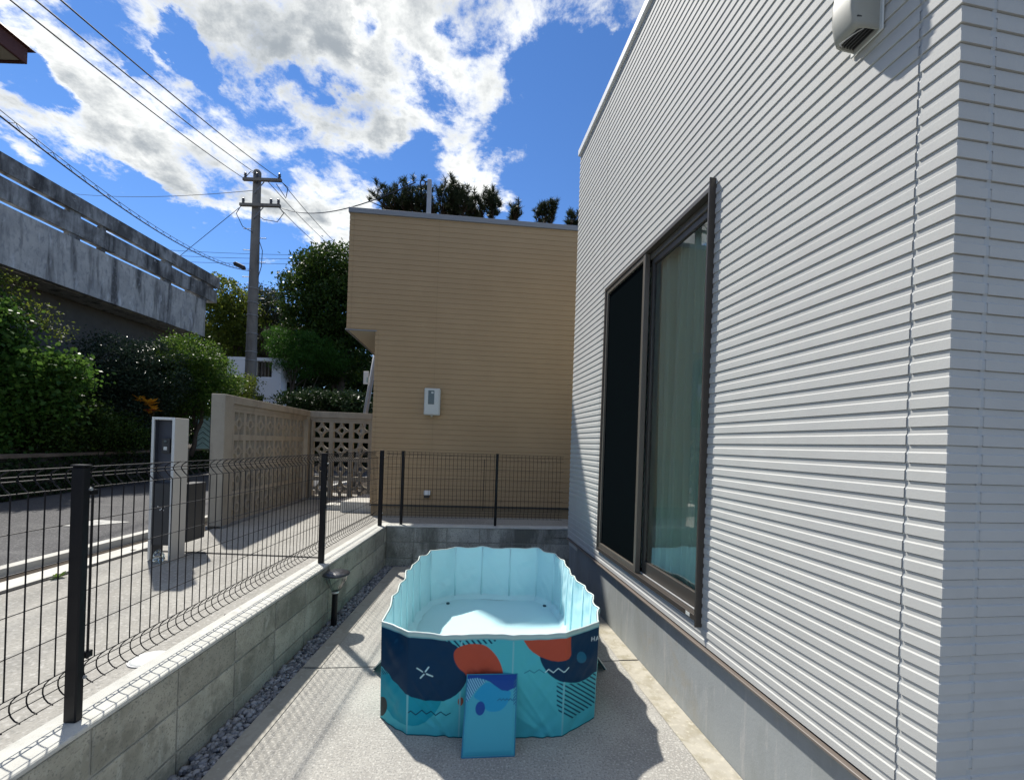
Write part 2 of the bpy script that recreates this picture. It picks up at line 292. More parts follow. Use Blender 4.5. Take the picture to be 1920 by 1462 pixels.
# leaves
M['leaf_broad']=leafmat('broad_green_leaf',(.025,.078,.014),(.072,.145,.025)); M['leaf_dark']=leafmat('dark_glossy_leaf',(.010,.026,.014),(.034,.055,.034),.10,.3)
M['leaf_bright']=leafmat('bright_green_leaf',(.022,.068,.010),(.09,.155,.025)); M['leaf_far']=leafmat('far_tree_leaf',(.013,.038,.008),(.045,.08,.012),.25)
M['leaf_yel']=leafmat('yellowish_tree_leaf',(.05,.08,.012),(.10,.13,.02),.4); M['leaf_pine']=leafmat('pine_needle',(.02,.035,.015),(.05,.06,.03),.2)
M['leaf_cedar']=leafmat('cedar_foliage',(.02,.07,.010),(.04,.11,.015),.3); M['leaf_croton']=leafmat('croton_leaf',(.42,.20,.02),(.60,.33,.03),.3)
M['leaf_croton_red']=leafmat('croton_red_leaf',(.18,.03,.02),(.30,.06,.03),.3)
M['leaf_ivy']=leafmat('ivy_leaf',(.012,.03,.010),(.03,.055,.018),.15); M['twig']=leafmat('dry_twig',(.10,.08,.07),(.17,.14,.12),.1,.9)
M['wood_mass']=leafmat('wood_leaf',(.008,.022,.006),(.022,.045,.010),.2)
G=.38
# ------------------------------------------------------------------ ground, road, yard
def sheet(name,pts,z,m,thick=None):
    b=MB(); n=len(pts)
    if thick: b.add([(x,y,z-thick) for x,y in pts]+[(x,y,z) for x,y in pts],[tuple(range(n))[::-1],tuple(range(n,2*n))]+[(i,(i+1)%n,n+(i+1)%n,n+i) for i in range(n)])
    else: b.add([(x,y,z) for x,y in pts],[tuple(range(n))])
    return struct(obj(name,b,m))
xl=lambda y:-1.433-.0105*y          # inner face of the yard's left wall
xs=lambda y:-1.277-.0182*y          # left edge of the slab
yb=lambda x:5.172+.0914*(x+1.47)    # inner face of the low back wall
b=MB()
for (x0,x1,y0,y1) in ((-400,-1.56,-400,400),(-1.56,9,5.35,400),(9,400,-400,400),(-1.56,9,-400,-8)): b.add([(x0,y0,G-.02),(x1,y0,G-.02),(x1,y1,G-.02),(x0,y1,G-.02)],[(0,1,2,3)])
b.add([(-1.6,-8.05,-.06),(9.05,-8.05,-.06),(9.05,6,-.06),(-1.6,6,-.06)],[(0,1,2,3)])
struct(obj('ground',b,M['soil']))
# house frame
C0=(1.212,1.19); HU=Vector((-.1465,.9892,0)).normalized(); hf=frame(C0,HU)   # x along long wall, y = outward
def wallx(y,off): # x of the house plane at y, offset outward
    s=(y-C0[1])/HU.y; return C0[0]+HU.x*s-off
# slab with a cut joint across
jy=lambda x:2.79+.116*(x+1.309)
xf=lambda y:wallx(y,-.02)
def slab(y0,y1,j0,j1):
    pass
for k,(ya,yc) in enumerate((( -8,None),(None,5.10))):
    p=[(xs(-8),-8),(2.4,-8),(xf(jy(.95)),jy(.95)-.006),(xs(2.79),2.784)] if k==0 else [(xs(2.8),2.796),(xf(3.06),jy(.95)+.006),(.70,5.28),(xs(5.1),5.10)]
    sheet('yard_slab' if k==0 else 'yard_slab',p,0,M['slab'],.05)
b=MB()
def strip(y0,y1,w0,w1,z=.004): b.add([(xs(y0)+w0,y0,z),(xs(y0)+w1,y0,z),(xs(y1)+w1,y1,z),(xs(y1)+w0,y1,z)],[(0,1,2,3)])
strip(-6,2.784,.003,.12); strip(2.805,4.99,.003,.12)
b.add([(xs(4.99)+.003,4.99,.004),(.70,5.17,.004),(.69,5.27,.004),(xs(5.1)+.003,5.09,.004)],[(0,1,2,3)])
struct(obj('slab_border',b,M['smooth']))
b=MB()
b.add([(xf(-4)-.15,-4,.004),(xf(-4)-.002,-4,.004),(xf(3.03)-.002,3.040,.004),(xf(3.03)-.15,3.024,.004)],[(0,1,2,3)])
b.add([(xf(3.06)-.14,3.040,.004),(xf(3.06)-.002,3.056,.004),(xf(5.1)-.002,5.15,.004),(xf(5.1)-.14,5.13,.004)],[(0,1,2,3)])
struct(obj('slab_edge',b,M['smooth_y']))
# gravel: crushed stones between wall and slab
def stones(pts,smin,smax):
    n=len(pts); 
    t=(1+5**.5)/2; ico=np.array([(-1,t,0),(1,t,0),(-1,-t,0),(1,-t,0),(0,-1,t),(0,1,t),(0,-1,-t),(0,1,-t),(t,0,-1),(t,0,1),(-t,0,-1),(-t,0,1)])/np.sqrt(1+t*t)
    F=np.array([(0,11,5),(0,5,1),(0,1,7),(0,7,10),(0,10,11),(1,5,9),(5,11,4),(11,10,2),(10,7,6),(7,1,8),(3,9,4),(3,4,2),(3,2,6),(3,6,8),(3,8,9),(4,9,5),(2,4,11),(6,2,10),(8,6,7),(9,8,1)])
    vs=[]
    for p in pts:
        s=rng.uniform(smin,smax); sc=np.array([rng.uniform(.7,1.2),rng.uniform(.7,1.2),rng.uniform(.45,.8)])*s
        q=ico*sc*(1+rng.uniform(-.22,.22,(12,1))); a,e=rng.uniform(0,6.28),rng.uniform(-.6,.6)
        ca,sa,ce,se=math.cos(a),math.sin(a),math.cos(e),math.sin(e)
        q=q@np.array([(1,0,0),(0,ce,se),(0,-se,ce)])@np.array([(ca,sa,0),(-sa,ca,0),(0,0,1)]); vs.append(q+p)
    vs=np.concatenate(vs); fs=np.concatenate([F+12*i for i in range(n)]); return vs,fs
pts=[]
for _ in range(4200):
    y=rng.uniform(1.2,5.15) ; x=rng.uniform(xl(y)+.008,xs(y)-.006); pts.append((x,y,rng.uniform(-.035,-.002)))
for _ in range(900):
    x=rng.uniform(-1.4,.7); y=rng.uniform(5.1+.08*(x+1.37)+.012,yb(x)-.008); pts.append((x,y,rng.uniform(-.03,-.005)))
o=obj('gravel',stones(np.array(pts),.009,.021),M['gravel']); o['kind']='stuff'
# driveway and road
sheet('driveway',[(-3.42,-8),(-1.585,-8),(-1.6,3),(-1.63,5.2),(-1.63,5.42),(1.2,5.6),(1.2,6.9),(-2.0,6.4),(-2.3,8.4),(-3.9,9),(-3.55,5)],G-.004,M['drive'])
b=MB(); b.add([(-3.6,4.06,G),(-1.63,4.02,G),(-1.63,4.055,G),(-3.6,4.10,G)],[(0,1,2,3)]); 
struct(obj('driveway_joint',b,M['joint']))
rc=lambda y:-3.86-.035*(y-3)
sheet('road',[(rc(-30)-.05,-30),(rc(40)-.05,40),(-15,40),(-9.2,13),(-7.7,6.5),(-7.6,-30)],G-.008,M['asphalt'])
b=MB(); b.box8([(rc(-20)-.10,-20,G-.1),(rc(-20),-20,G-.1),(rc(30),30,G-.1),(rc(30)-.10,30,G-.1),(rc(-20)-.10,-20,G+.045),(rc(-20),-20,G+.045),(rc(30),30,G+.045),(rc(30)-.10,30,G+.045)])
struct(obj('kerb',b,M['kerb']))
b=MB(); b.box8([(rc(-20)+.001,-20,G-.2),(rc(-20)+.38,-20,G-.2),(rc(4.7)+.38,4.7,G-.2),(rc(4.7)+.001,4.7,G-.2),(rc(-20)+.001,-20,G-.03),(rc(-20)+.38,-20,G+.004),(rc(4.7)+.38,4.7,G+.004),(rc(4.7)+.001,4.7,G-.03)])
struct(obj('gutter',b,M['kerb']))
b=MB(); b.quad((rc(-20)+.385,-20,G+.002),(rc(-20)+.43,-20,G+.002),(rc(4.7)+.43,4.7,G+.002),(rc(4.7)+.385,4.7,G+.002))
struct(obj('gutter_joint',b,M['joint']))
b=MB(); b.quad((-5.3,5.0,G-.002),(-5.0,5.0,G-.002),(-4.75,5.35,G-.002),(-5.25,5.42,G-.002)); struct(obj('road_marking',b,M['paint']))
# ------------------------------------------------------------------ yard walls
def blockwall(fr,L0,L1,z1,thick,ph,m,face_out=1):
    """courses of stack-bonded blocks, inner face at local y=0, body on +y"""
    blk=MB(); mor=MB(); cap=MB()
    zs=[(-.05,z1-.402),(z1-.394,z1-.204),(z1-.196,z1-.022)]
    for za,zb in zs:
        x=L0+ph-.4
        while x<L1:
            a=max(x+.004,L0); c=min(x+.396,L1)
            if c-a>.02: 
                o=random.uniform(-.0012,.0012); blk.cbox(a+.001,c-.001,o,thick+o,za+.001,zb-.001,.004,fr)
            x+=.4
    mor.box(L0+.002,L1-.002,.008,thick-.008,-.05,z1-.023,fr)
    cap.cbox(L0,L1,-.003,thick+.003,z1-.02,z1,.004,fr)
    return blk,mor,cap
lf=frame((xl(-8),-8),(xl(5.3)-xl(-8),13.3))   # x along +Y, local +y = left (outwards)
blk,mor,cap=blockwall(lf,0,13.33,.48,.15,.31,M['block'])
w=thing('block_wall','low grey concrete block wall running beside the gravel strip under the black mesh fence','wall',(xl(1.5)-.07,2,0))
for nm,q,m in (('blockwork',blk,'block'),('mortar',mor,'mortar'),('wall_top',cap,'cap')): obj(nm,q,M[m],w)
bf=frame((.83,yb(.83)),(-1,-.0914))  # x toward left; local +y = toward camera?  outward handled below
e=Vector((1,.0914,0)).normalized(); bf2=lambda x,y,z:tuple(Vector((xl(5.2)+.002,yb(xl(5.2)),0))+e*x+Vector((-e.y,e.x,0))*y+Vector((0,0,z)))
blk,mor,cap=blockwall(bf2,0,2.33,.478,.15,.33,M['blockb'])
w=thing('block_wall','short weathered concrete block wall across the far end of the yard behind the pool','wall',(-.3,5.3,0))
for nm,q,m in (('blockwork',blk,'blockb'),('mortar',mor,'mortar'),('wall_top',cap,'cap')): obj(nm,q,M[m],w)
# ------------------------------------------------------------------ mesh fences
PRO=[(0,1.300),(.034,1.336),(.034,1.350),(.004,1.375)]; PRB=[(.004,.560),(.036,.585),(.036,.618),(0,.655)]
CB=[(.002,.556),(.020,.564),(.033,.578),(.039,.594),(.039,.610),(.033,.626),(.018,.642),(0,.655)]; CT=[(0,1.300),(.020,1.318),(.033,1.334),(.038,1.346),(.032,1.358),(.020,1.367),(.004,1.377)]
def panel(fr,a,c):
    b=MB(); r=.0023; k=0
    x=a+.025
    prof=[(.030+y,z) for y,z in CB]+[(.030,z) for z in (.7,1.0,1.25)]+[(.030+y,z) for y,z in CT]
    while x<c: b.tube([fr(x,y,z) for y,z in prof],r,5); x+=.05
    for y,z in PRB+PRO+[(-.0035,z) for z in (.79,.92,1.049,1.177)]: b.tube([fr(a,.030+y,z),fr(c,.030+y,z)],.0020,5)
    return b
def post(fr,x,z0=.48,z1=1.385,w=.030,d=.045):
    b=MB(); b.cbox(x-w/2,x+w/2,-.026,-.026+d,z0,z1-.006,.004,fr); return b
fl=lambda Y,y,z:(xl(Y)-.075-y,Y,z)
f=thing('mesh_fence','black wire mesh fence with curled top and bottom on the long left block wall','fence',(-1.53,2.5,.48))
for Y in (-.49,1.51,3.52,5.135):
    p=obj('post',post(fl,Y,w=.030 if Y<5 else .036),M['black'],f); hw=.017 if Y<5 else .02; c=MB(); c.cbox(Y-hw,Y+hw,-.028,.021,1.380,1.387,.002,fl); obj('post_cap',c,M['black'],p)
    for z in (.63,1.30):
        c=MB(); c.lathe([(.006,-.004),(.006,.004)],(0,0,0),8); c.v=[fl(Y+.012+y*1.0,-.028+zz,z+x) for x,y,zz in c.v]; obj('bolt',c,M['steel'],p)
for a,c in ((-.45,1.59),(1.592,3.60),(3.602,5.12)): obj('wire_panel',panel(fl,a,c),M['wire'],f)
for Y in (1.59,3.60):
    b=MB(); b.tube([fl(Y,.030,.66),fl(Y,.030,1.31)],.0042,6); b.cbox(Y-.012,Y+.012,.02,.04,.665,.69,.002,fl); b.cbox(Y-.012,Y+.012,.02,.04,1.27,1.29,.002,fl); obj('panel_clip',b,M['black'],f)
fb=lambda X,y,z:(X-y*.09,yb(X)+.1+y,z)
f=thing('mesh_fence','black wire mesh fence on the far low wall in front of the beige house','fence',(-.3,5.4,.48))
for X in (-1.34,-.18): 
    p=obj('post',post(fb,X,.478,w=.032,d=.036),M['black'],f); c=MB(); c.cbox(X-.02,X+.02,-.028,.016,1.380,1.386,.002,fb); obj('post_cap',c,M['black'],p)
for a,c in ((-1.55,-.34),(-.338,.68)): obj('wire_panel',panel(fb,a,c),M['wire'],f)
b=MB(); b.tube([fb(-.339,.030,.66),fb(-.339,.030,1.31)],.004,6); obj('panel_clip',b,M['black'],f)
# ------------------------------------------------------------------ white house
house=thing('white_house','white ribbed-siding house filling the right side with a tall sliding window','house',(1.9,2.5,0))
HL=3.70; ZS0,ZS1=.483,4.80; WP=.0535
WS=(1.115,2.71); WZ=(.585,2.945)
def ribbed(mb,fr,s0,s1,z0,z1,pitch,zref,prof,mitre=True):
    """horizontal ribbed board: prof = list of (frac of pitch, offset); strips between consecutive points"""
    k=math.floor((z0-zref)/pitch)-1
    pts=[]
    while zref+k*pitch<z1+pitch:
        for fz,o in prof: pts.append((zref+(k+fz)*pitch,o))
        k+=1
    q=[]
    for i in range(len(pts)-1):
        (za,oa),(zb,ob)=pts[i],pts[i+1]
        if zb<z0 or za>z1: continue
        def at(z): return oa if zb-za<1e-9 else oa+(ob-oa)*(z-za)/(zb-za)
        A=max(za,z0); B=min(zb,z1)
        if B<A: continue
        q.append((A,at(A) if za<z0 else oa,B,at(B) if zb>z1 else ob))
    vs=[];fs=[]
    for A,oa,B,ob in q:
        n=len(vs); ma,mb_=(oa,ob) if s0==0 and mitre else (0,0); vs+= [fr(s0-ma,oa,A),fr(s1,oa,A),fr(s1,ob,B),fr(s0-mb_,ob,B)]; fs.append((n,n+1,n+2,n+3))
    mb.add(vs,fs)
PW=[(0,.0040),(.54,.0040),(.612,-.0006),(.945,-.0006),(.95,-.0036),(.995,-.0036),(1.0,.0040)]
# siding pieces around the window, with the caulk joints left as gaps
mb=MB()
def longwall(s0,s1,z0,z1):
    ribbed(mb,hf,s0,s1,z0,z1,WP,ZS0-.003,PW)
for a,c in ((0,.098),(.106,WS[0])): longwall(a,c,ZS0,ZS1)
longwall(WS[0],WS[1],ZS0,WZ[0]); longwall(WS[0],WS[1],WZ[1],ZS1)
for a,c in ((WS[1],2.795),(2.799,HL)): longwall(a,c,ZS0,ZS1)
wall=obj('siding_wall',mb,M['white'],house); 
# end wall facing the camera
ex=Vector((HU.y,-HU.x,0)); ef=lambda x,y,z: tuple(Vector((C0[0],C0[1],0))+ex*x-HU*y+Vector((0,0,z)))
mb=MB()
for a,c in ((0,.104),(.116,3.2)): ribbed(mb,ef,a,c,ZS0,ZS1,WP,ZS0-.003,PW)
obj('end_wall',mb,M['white'],house)
mb=MB(); mb.box(.0040,HL-.002,-.30,-.0040,.484,WZ[0]-.0,hf); mb.box(.0040,HL-.002,-.30,-.0040,WZ[1]+.0,ZS1-.001,hf); mb.box(.0040,WS[0]-.001,-.30,-.0040,WZ[0]+.0005,WZ[1]-.0005,hf); mb.box(WS[1]+.001,HL-.002,-.30,-.0040,WZ[0]+.0005,WZ[1]-.0005,hf)
mb.box(.31,3.2,-3.0,-.013,.4,ZS1-.01,lambda x,y,z:ef(x,y+.0,z)) if False else None
obj('wall_core',mb,M['white'],house)
# rest of the body: far wall, right side, roof deck
mb=MB(); mb.box(HL-.3,HL,-3.1,-.012,.4,ZS1-.02,hf); mb.box(.012,.3,-3.1,-.3,.4,ZS1-.02,hf); mb.box(.3,HL-.3,-3.1,-3.0,.4,ZS1-.02,hf); mb.box(.02,HL-.02,-3.08,-.02,ZS1-.06,ZS1-.025,hf)
obj('house_body',mb,M['room'],house)
mb=MB()
# wiggly caulk joints that follow the ribs
def caulk(fr,s,w,zt,off=.002):
    z=ZS0; pts=[]
    while z<zt:
        k=((z-ZS0+.003)/WP)%1; o=.0034 if k<.57 else (-.0004 if k<.945 else -.003); pts.append((fr(s-w/2+random.uniform(-.0008,.0008),o-off,z),fr(s+w/2+random.uniform(-.0008,.0008),o-off,z))); z+=WP/7
    n=len(pts); mb.add([p for q in pts for p in q],[(2*i,2*i+1,2*i+3,2*i+2) for i in range(n-1)])
for fr_,s_,w_,o_ in ((hf,.102,.012,.002),(ef,.110,.016,0),(hf,2.797,.005,.002)):
    mb=MB(); caulk(fr_,s_,w_,ZS1,o_); obj('caulk_joint',mb,M['caulk'],house)
mb=MB(); mb.cbox(-.012,HL+.005,-.30,.030,ZS1+.0,ZS1+.07,.004,hf); mb.cbox(-.03,3.2,-.3,.030,ZS1+.001,ZS1+.069,.004,ef)
obj('roof_trim',mb,M['whitetrim'],house)
mb=MB(); mb.box(0,HL-.0,-.40,-.022,-.05,ZS0-.006,hf); mb.box(.4,3.2,-.40,-.022,-.05,ZS0-.006,ef)
fo=obj('foundation',mb,M['found'],house)
mb=MB()
mb.cbox(-.004,HL,-.03,.022,ZS0-.022,ZS0-.010,.002,hf); mb.cbox(-.02,3.2,-.03,.022,ZS0-.0222,ZS0-.0102,.002,ef)
obj('drip_edge',mb,M['drip'],house)
# window
win=MB(); a,c=WS; z0,z1=WZ; mid=1.905
win.cbox(a,a+.026,-.10,.028,z0,z1,.002,hf); win.cbox(c-.03,c,-.10,.022,z0,z1,.002,hf)
win.cbox(a+.026,c-.03,-.10,.022,z0,z0+.032,.002,hf); win.cbox(a+.026,c-.03,-.10,.022,z1-.028,z1,.002,hf)
win.cbox(a-.006,a+.001,-.01,.040,z0-.02,z1+.03,.002,hf)
W=obj('sliding_window',win,M['bronze'],house)
s=MB(); s.cbox(a+.027,a+.055,-.058,-.032,z0+.035,z1-.075,.002,hf); s.cbox(mid-.035,mid+.0,-.058,-.032,z0+.035,z1-.075,.002,hf); s.cbox(a+.055,mid-.035,-.058,-.032,z0+.035,z0+.125,.002,hf); s.cbox(a+.055,mid-.035,-.058,-.032,z1-.115,z1-.075,.002,hf)
obj('sash',s,M['bronze'],W)
s=MB(); s.quad(hf(a+.054,-.045,z1-.114),hf(mid-.034,-.045,z1-.114),hf(mid-.034,-.045,z0+.124),hf(a+.054,-.045,z0+.124)); obj('pane',s,M['glass'],W)
s=MB(); s.cbox(a+.026,mid,-.026,-.018,z0+.034,z0+.042,.001,hf); obj('track',s,M['silver'],W)
s=MB(); s.cbox(a+.026,mid,-.06,-.02,z1-.073,z1-.03,.002,hf); obj('head_rail',s,M['bronze_l'],W)
# insect screen over the far half
s=MB(); s.cbox(mid-.0,mid+.034,-.02,.018,z0+.033,z1-.029,.002,hf); s.cbox(c-.062,c-.031,-.02,.014,z0+.033,z1-.029,.002,hf); s.cbox(mid+.034,c-.062,-.02,.014,z0+.033,z0+.075,.002,hf); s.cbox(mid+.034,c-.062,-.02,.014,z1-.066,z1-.029,.002,hf)
sc=obj('screen_frame',s,M['bronze_l'],W)
s=MB(); s.box(mid+.0345,c-.0625,-.004,-.002,z0+.0755,z1-.0665,hf); obj('insect_screen',s,M['screen'],W)
s=MB(); s.cbox(a+.075,a+.115,.020,.0235,z0+.006,z0+.026,.0005,hf); obj('sticker',s,M['plastic'],W)
# room behind the glass
s=MB()
for q in ((a-.01,c+.01,-2.2,-2.15,.3,3.2),(a-.5,a-.011,-2.2,-.31,.3,3.2),(c+.011,c+.5,-2.2,-.31,.3,3.2),(a-.01,c+.01,-2.2,-.11,.45,z0-.001),(a-.01,c+.01,-2.2,-.11,z1+.001,3.1)): s.box(*q,fr=hf)
obj('room',s,M['room'],house)
cu=MB(); vs=[];n=170
for i in range(n+1):
    x=a+.07+(mid+.2-a-.07)*i/n; y=-.128+.028*math.sin(i*.42)+.014*math.sin(i*.17+1)+.005*math.sin(i*1.9)
    for z in (z0+.04,1.2,2.2,z1-.04): vs.append(hf(x,y*(1+.1*math.sin(z*2+i*.1)),z))
cu.add(vs,[(4*i+j,4*i+4+j,4*i+5+j,4*i+1+j) for i in range(n) for j in range(3)])
obj('curtain',cu,M['curtain'],house,smooth=True)
# vent hood high on the wall
def vent():
    t=thing('vent_hood','off-white rounded vent hood high on the white ribbed wall near the corner','vent',hf(.272,0,2.9))
    vs=[];w=.047;n=40;levels=[]
    # front profile (outward depth by height) with rounded sides
    rows=[(2.922,.092),(2.942,.102),(2.987,.112),(3.047,.113),(3.107,.102),(3.157,.075),(3.187,.03)]
    for z,d in rows:
        for k in range(n+1):
            t_=k/n; x=-w+2*w*t_; e=1-abs(2*t_-1)**14
            yy=.008+(d-.008)*(e**.6)
            vs.append(hf(.270+x,yy,z))
    m=n+1
    fs=[(i*m+k,i*m+k+1,(i+1)*m+k+1,(i+1)*m+k) for i in range(len(rows)-1) for k in range(n)]
    b=MB(); b.add(vs,fs)
    # inner skin
    vs2=[hf(.270+(-w+2*w*(k/n))*.9,.010+(d-.02)*((1-abs(2*k/n-1)**14)**.6),z) for z,d in rows[:4] for k in range(n+1)]
    b.add(vs2,[(i*m+k+1,i*m+k,(i+1)*m+k,(i+1)*m+k+1) for i in range(3) for k in range(n)])
    o=n+1; nn=len(b.v)
    for k in range(n): b.f.append((k+1,k,len(vs)+k,len(vs)+k+1))
    obj('hood',b,M['hoodp'],t,smooth=True)
    b=MB(); b.cbox(.270-.058,.270+.058,.007,.014,2.912,3.197,.003,hf); obj('flange',b,M['plastic'],t)
    b=MB()
    for i in range(6): b.box(.270-.042,.270+.042,.018+i*.012,.022+i*.012,2.929,2.951,hf)
    b.box(.270-.044,.270+.044,.010,.094,2.953,2.957,hf); obj('louvre',b,M['boxdark'],t)
    b=MB(); b.cbox(.270-.0495,.270-.0445,.030,.068,3.022,3.035,.001,hf); obj('slot',b,M['boxdark'],t)
    b=MB(); b.tube([hf(.270-.035,.06,2.927),hf(.270-.02,.085,2.915),hf(.270+.02,.095,2.917),hf(.270+.035,.07,2.927)],.0018,5); obj('wire_clip',b,M['silver'],t)
    b=MB(); b.tube([hf(.270-.06,.008,3.037),hf(.24,.012,2.937),hf(.225,.012,2.997),hf(.2,.012,3.037),hf(.17,.012,3.3)],.002,5); obj('cord',b,M['plastic'],t)
vent()
# ------------------------------------------------------------------ beige house
BA=Vector((1,.094,0)).normalized(); BO=Vector((-2.09,6.371,0)); 
bfm=lambda x,y,z: tuple(BO+BA*x+Vector((-BA.y,BA.x,0))*y+Vector((0,0,z)))     # x right, y away
bfo=lambda x,y,z: bfm(x,-y,z)
bh=thing('beige_house','beige ribbed-siding house with an overhanging upper corner beyond the far fence','house',(-.5,8,G))
BT=4.86; BZ0=.555; OV=3.135; PB=[(0,.004),(.84,.0045),(.87,-.001),(.97,-.001),(1.0,.004)]; BP=.0765
mb=MB(); bl=-.425
for x0,x1,za,zb in ((0,.04,BZ0,OV),(.043,.885,BZ0,OV),(.888,3.4,BZ0,OV),(bl,bl+.06,OV,BT),(bl+.063,.885,OV,BT),(.888,3.4,OV,BT)): ribbed(mb,bfo,x0,x1,za,zb,BP,BZ0,PB)
lsd=lambda s,y,z: bfm(bl-y,s,z); lsd2=lambda s,y,z: bfm(0-y,s,z)
ribbed(mb,lsd,0,3.5,OV,BT,BP,BZ0,PB); ribbed(mb,lsd2,0,3.5,BZ0,OV,BP,BZ0,PB)
obj('siding_wall',mb,M['beige'],bh)
mb=MB(); mb.box(.01,5,.012,4,.3,OV+.1,bfm); mb.box(bl+.01,5,.012,4,OV+.02,BT,bfm); obj('wall_core',mb,M['beigeline'],bh)
mb=MB(); mb.cbox(bl+.012,0-.001,.002,3.5,OV-.004,OV+.012,.002,bfm); obj('soffit',mb,M['soffit'],bh)
mb=MB(); mb.cbox(bl-.008,.02,-.016,.012,OV-.012,OV+.004,.002,bfm); mb.cbox(bl-.016,bl+.008,-.016,3.5,OV-.012,OV+.005,.002,bfm); obj('soffit_flashing',mb,M['greytrim'],bh)
mb=MB(); mb.cbox(bl-.02,5,-.03,.2,BT,BT+.075,.003,bfm); mb.cbox(bl-.021,bl+.15,.2,4,BT,BT+.075,.003,bfm); mb.box(bl+.1,5,.15,4,BT-.05,BT+.02,bfm); obj('roof_trim',mb,M['greytrim'],bh)
mb=MB(); mb.box(0.02,5,.02,4,.2,BZ0-.014,bfm); obj('foundation',mb,M['greyfound'],bh)
mb=MB(); mb.cbox(-.01,3.4,-.014,.03,BZ0-.026,BZ0-.010,.002,bfm); obj('drip_edge',mb,M['boxdark'],bh)
# meter and outlet box on the beige wall
t=thing('meter_box','light grey electricity meter box with a dark window on the beige wall','meter box',bfm(.75,0,2.0))
mb=MB(); mb.cbox(.755,.990,-.105,-.007,1.905,2.305,.012,bfm); obj('case',mb,M['plastic'],t)
mb=MB(); mb.cbox(.765,.972,-.114,-.106,1.915,2.295,.004,bfm); d=obj('cover',mb,M['plastic'],t)
mb=MB(); mb.cbox(.815,.905,-.117,-.1145,2.065,2.270,.001,bfm); obj('window',mb,M['lcd'],d)
mb=MB(); mb.cbox(.86,.892,-.1190,-.1175,2.225,2.25,.0003,bfm); obj('dial',mb,M['plastic'],d)
mb=MB(); mb.tube([bfm(.87,-.05,1.905),bfm(.87,-.05,1.885)],.014,8); obj('gland',mb,M['plastic'],t)
t=thing('outlet_cover','small white outdoor outlet cover low on the beige wall behind the fence','outlet',bfm(.8,0,.75))
mb=MB(); mb.cbox(.79,.885,-.055,-.007,.705,.775,.008,bfm); obj('cover',mb,M['plasticw'],t); mb=MB(); mb.cbox(.80,.875,-.05,-.007,.665,.703,.005,bfm); obj('socket',mb,M['boxdark'],t)
# service mast on the roof
t=thing('service_mast','grey steel service mast with a ring insulator rising over the beige roof','mast',(-1.55,7.4,4.9))
mb=MB(); mb.cbox(-1.62,-1.55,7.38,7.45,4.80,6.05,.008); obj('mast',mb,M['steel'],t)
mb=MB(); mb.tube([(-1.70+.045*math.cos(a),7.40,5.98+.055*math.sin(a)) for a in np.linspace(0,6.28,18)],.012,6,False); mb.tube([(-1.62,7.4,6.01),(-1.66,7.4,6.0)],.014,6); obj('bracket',mb,M['cable'],t)
# leaning steel post with a plate
t=thing('steel_post','leaning grey steel post with a small white plate behind the breeze block wall','post',(-3.62,10.2,G))
mb=MB(); mb.tube([(-3.78,10.2,G-.1),(-3.24,10.2,4.2)],.055,12); obj('shaft',mb,M['steel'],t,smooth=True)
mb=MB(); mb.cbox(-3.57,-3.45,10.10,10.13,2.82,3.12,.003); obj('plate',mb,M['plasticw'],t)
mb=MB(); mb.cbox(-3.49,-3.46,10.095,10.099,2.86,2.98,.001); obj('print_mark',mb,M['teal'],t)
# ------------------------------------------------------------------ breeze block screen wall
sw=thing('screen_wall','beige breeze block screen wall with flower pattern openings beside the road','wall',(-3.6,6.5,G))
P0=Vector((-3.47,5.14,0)); P1=Vector((-3.73,7.85,0)); P2=Vector((-2.60,7.99,0))
def secframe(p,q):
    ax=(q-p).normalized(); ay=Vector((-ax.y,ax.x,0)); return (lambda x,y,z: tuple(p+ax*x+ay*y+Vector((0,0,z)))),(q-p).length
def arcstrip(mb,fr,cx,cz,r0,r1,a0,a1,n,y0,y1,sx,sz):
    vs=[]
    for i in range(n+1):
        t=a0+(a1-a0)*i/n
        for r,y in ((r0,y0),(r1,y0),(r1,y1),(r0,y1)): vs.append(fr(cx+r*math.cos(t)*sx,y,cz+r*math.sin(t)*sz))
    fs=[]
    for i in range(n):
        for j in range(4): fs.append((4*i+j,4*i+(j+1)%4,4*i+4+(j+1)%4,4*i+4+j))
    mb.add(vs,fs)
def screen(fr,x0,ncol,pw,L,y0,y1):
    mb=MB(); ph=.36; zt=1.84
    for c in range(ncol):
        for r in range(4):
            X0=x0+c*pw; Z0=zt-(r+1)*ph; m=.105; mx=m*pw; mz=m*ph; cx=X0+pw/2; cz=Z0+ph/2; hw=pw/2-mx; hz=ph/2-mz
            e=.003
            mb.box(X0,X0+mx,y0,y1,Z0,Z0+ph,fr); mb.box(X0+pw-mx,X0+pw,y0,y1,Z0,Z0+ph,fr); mb.box(X0+mx,X0+pw-mx,y0,y1,Z0,Z0+mz,fr); mb.box(X0+mx,X0+pw-mx,y0,y1,Z0+ph-mz,Z0+ph,fr)
            ya=y0+.005; yb_=y1-.012; sx=2*hw; sz=2*hz
            for qx,qz,a0 in ((1,1,180),(-1,1,270),(-1,-1,0),(1,-1,90)):
                arcstrip(mb,fr,cx+qx*hw,cz+qz*hz,.435,.50,R(a0+1),R(a0+89),8,ya,yb_,sx,sz)
            arcstrip(mb,fr,cx,cz,.165,.285,0,2*math.pi,20,ya-.004,yb_+.004,sx,sz)
            for q,(dx,dz) in enumerate(((1,0),(-1,0),(0,1),(0,-1))):
                mb.box(cx+dx*hw*.76-(.02 if dx else .006),cx+dx*hw*.76+(.02 if dx else .006),ya+.005,yb_-.005,cz+dz*hz*.76-(.02 if dz else .006),cz+dz*hz*.76+(.02 if dz else .006),fr)
    return mb
f1,L1=secframe(P0,P1); f2,L2=secframe(P1,P2)
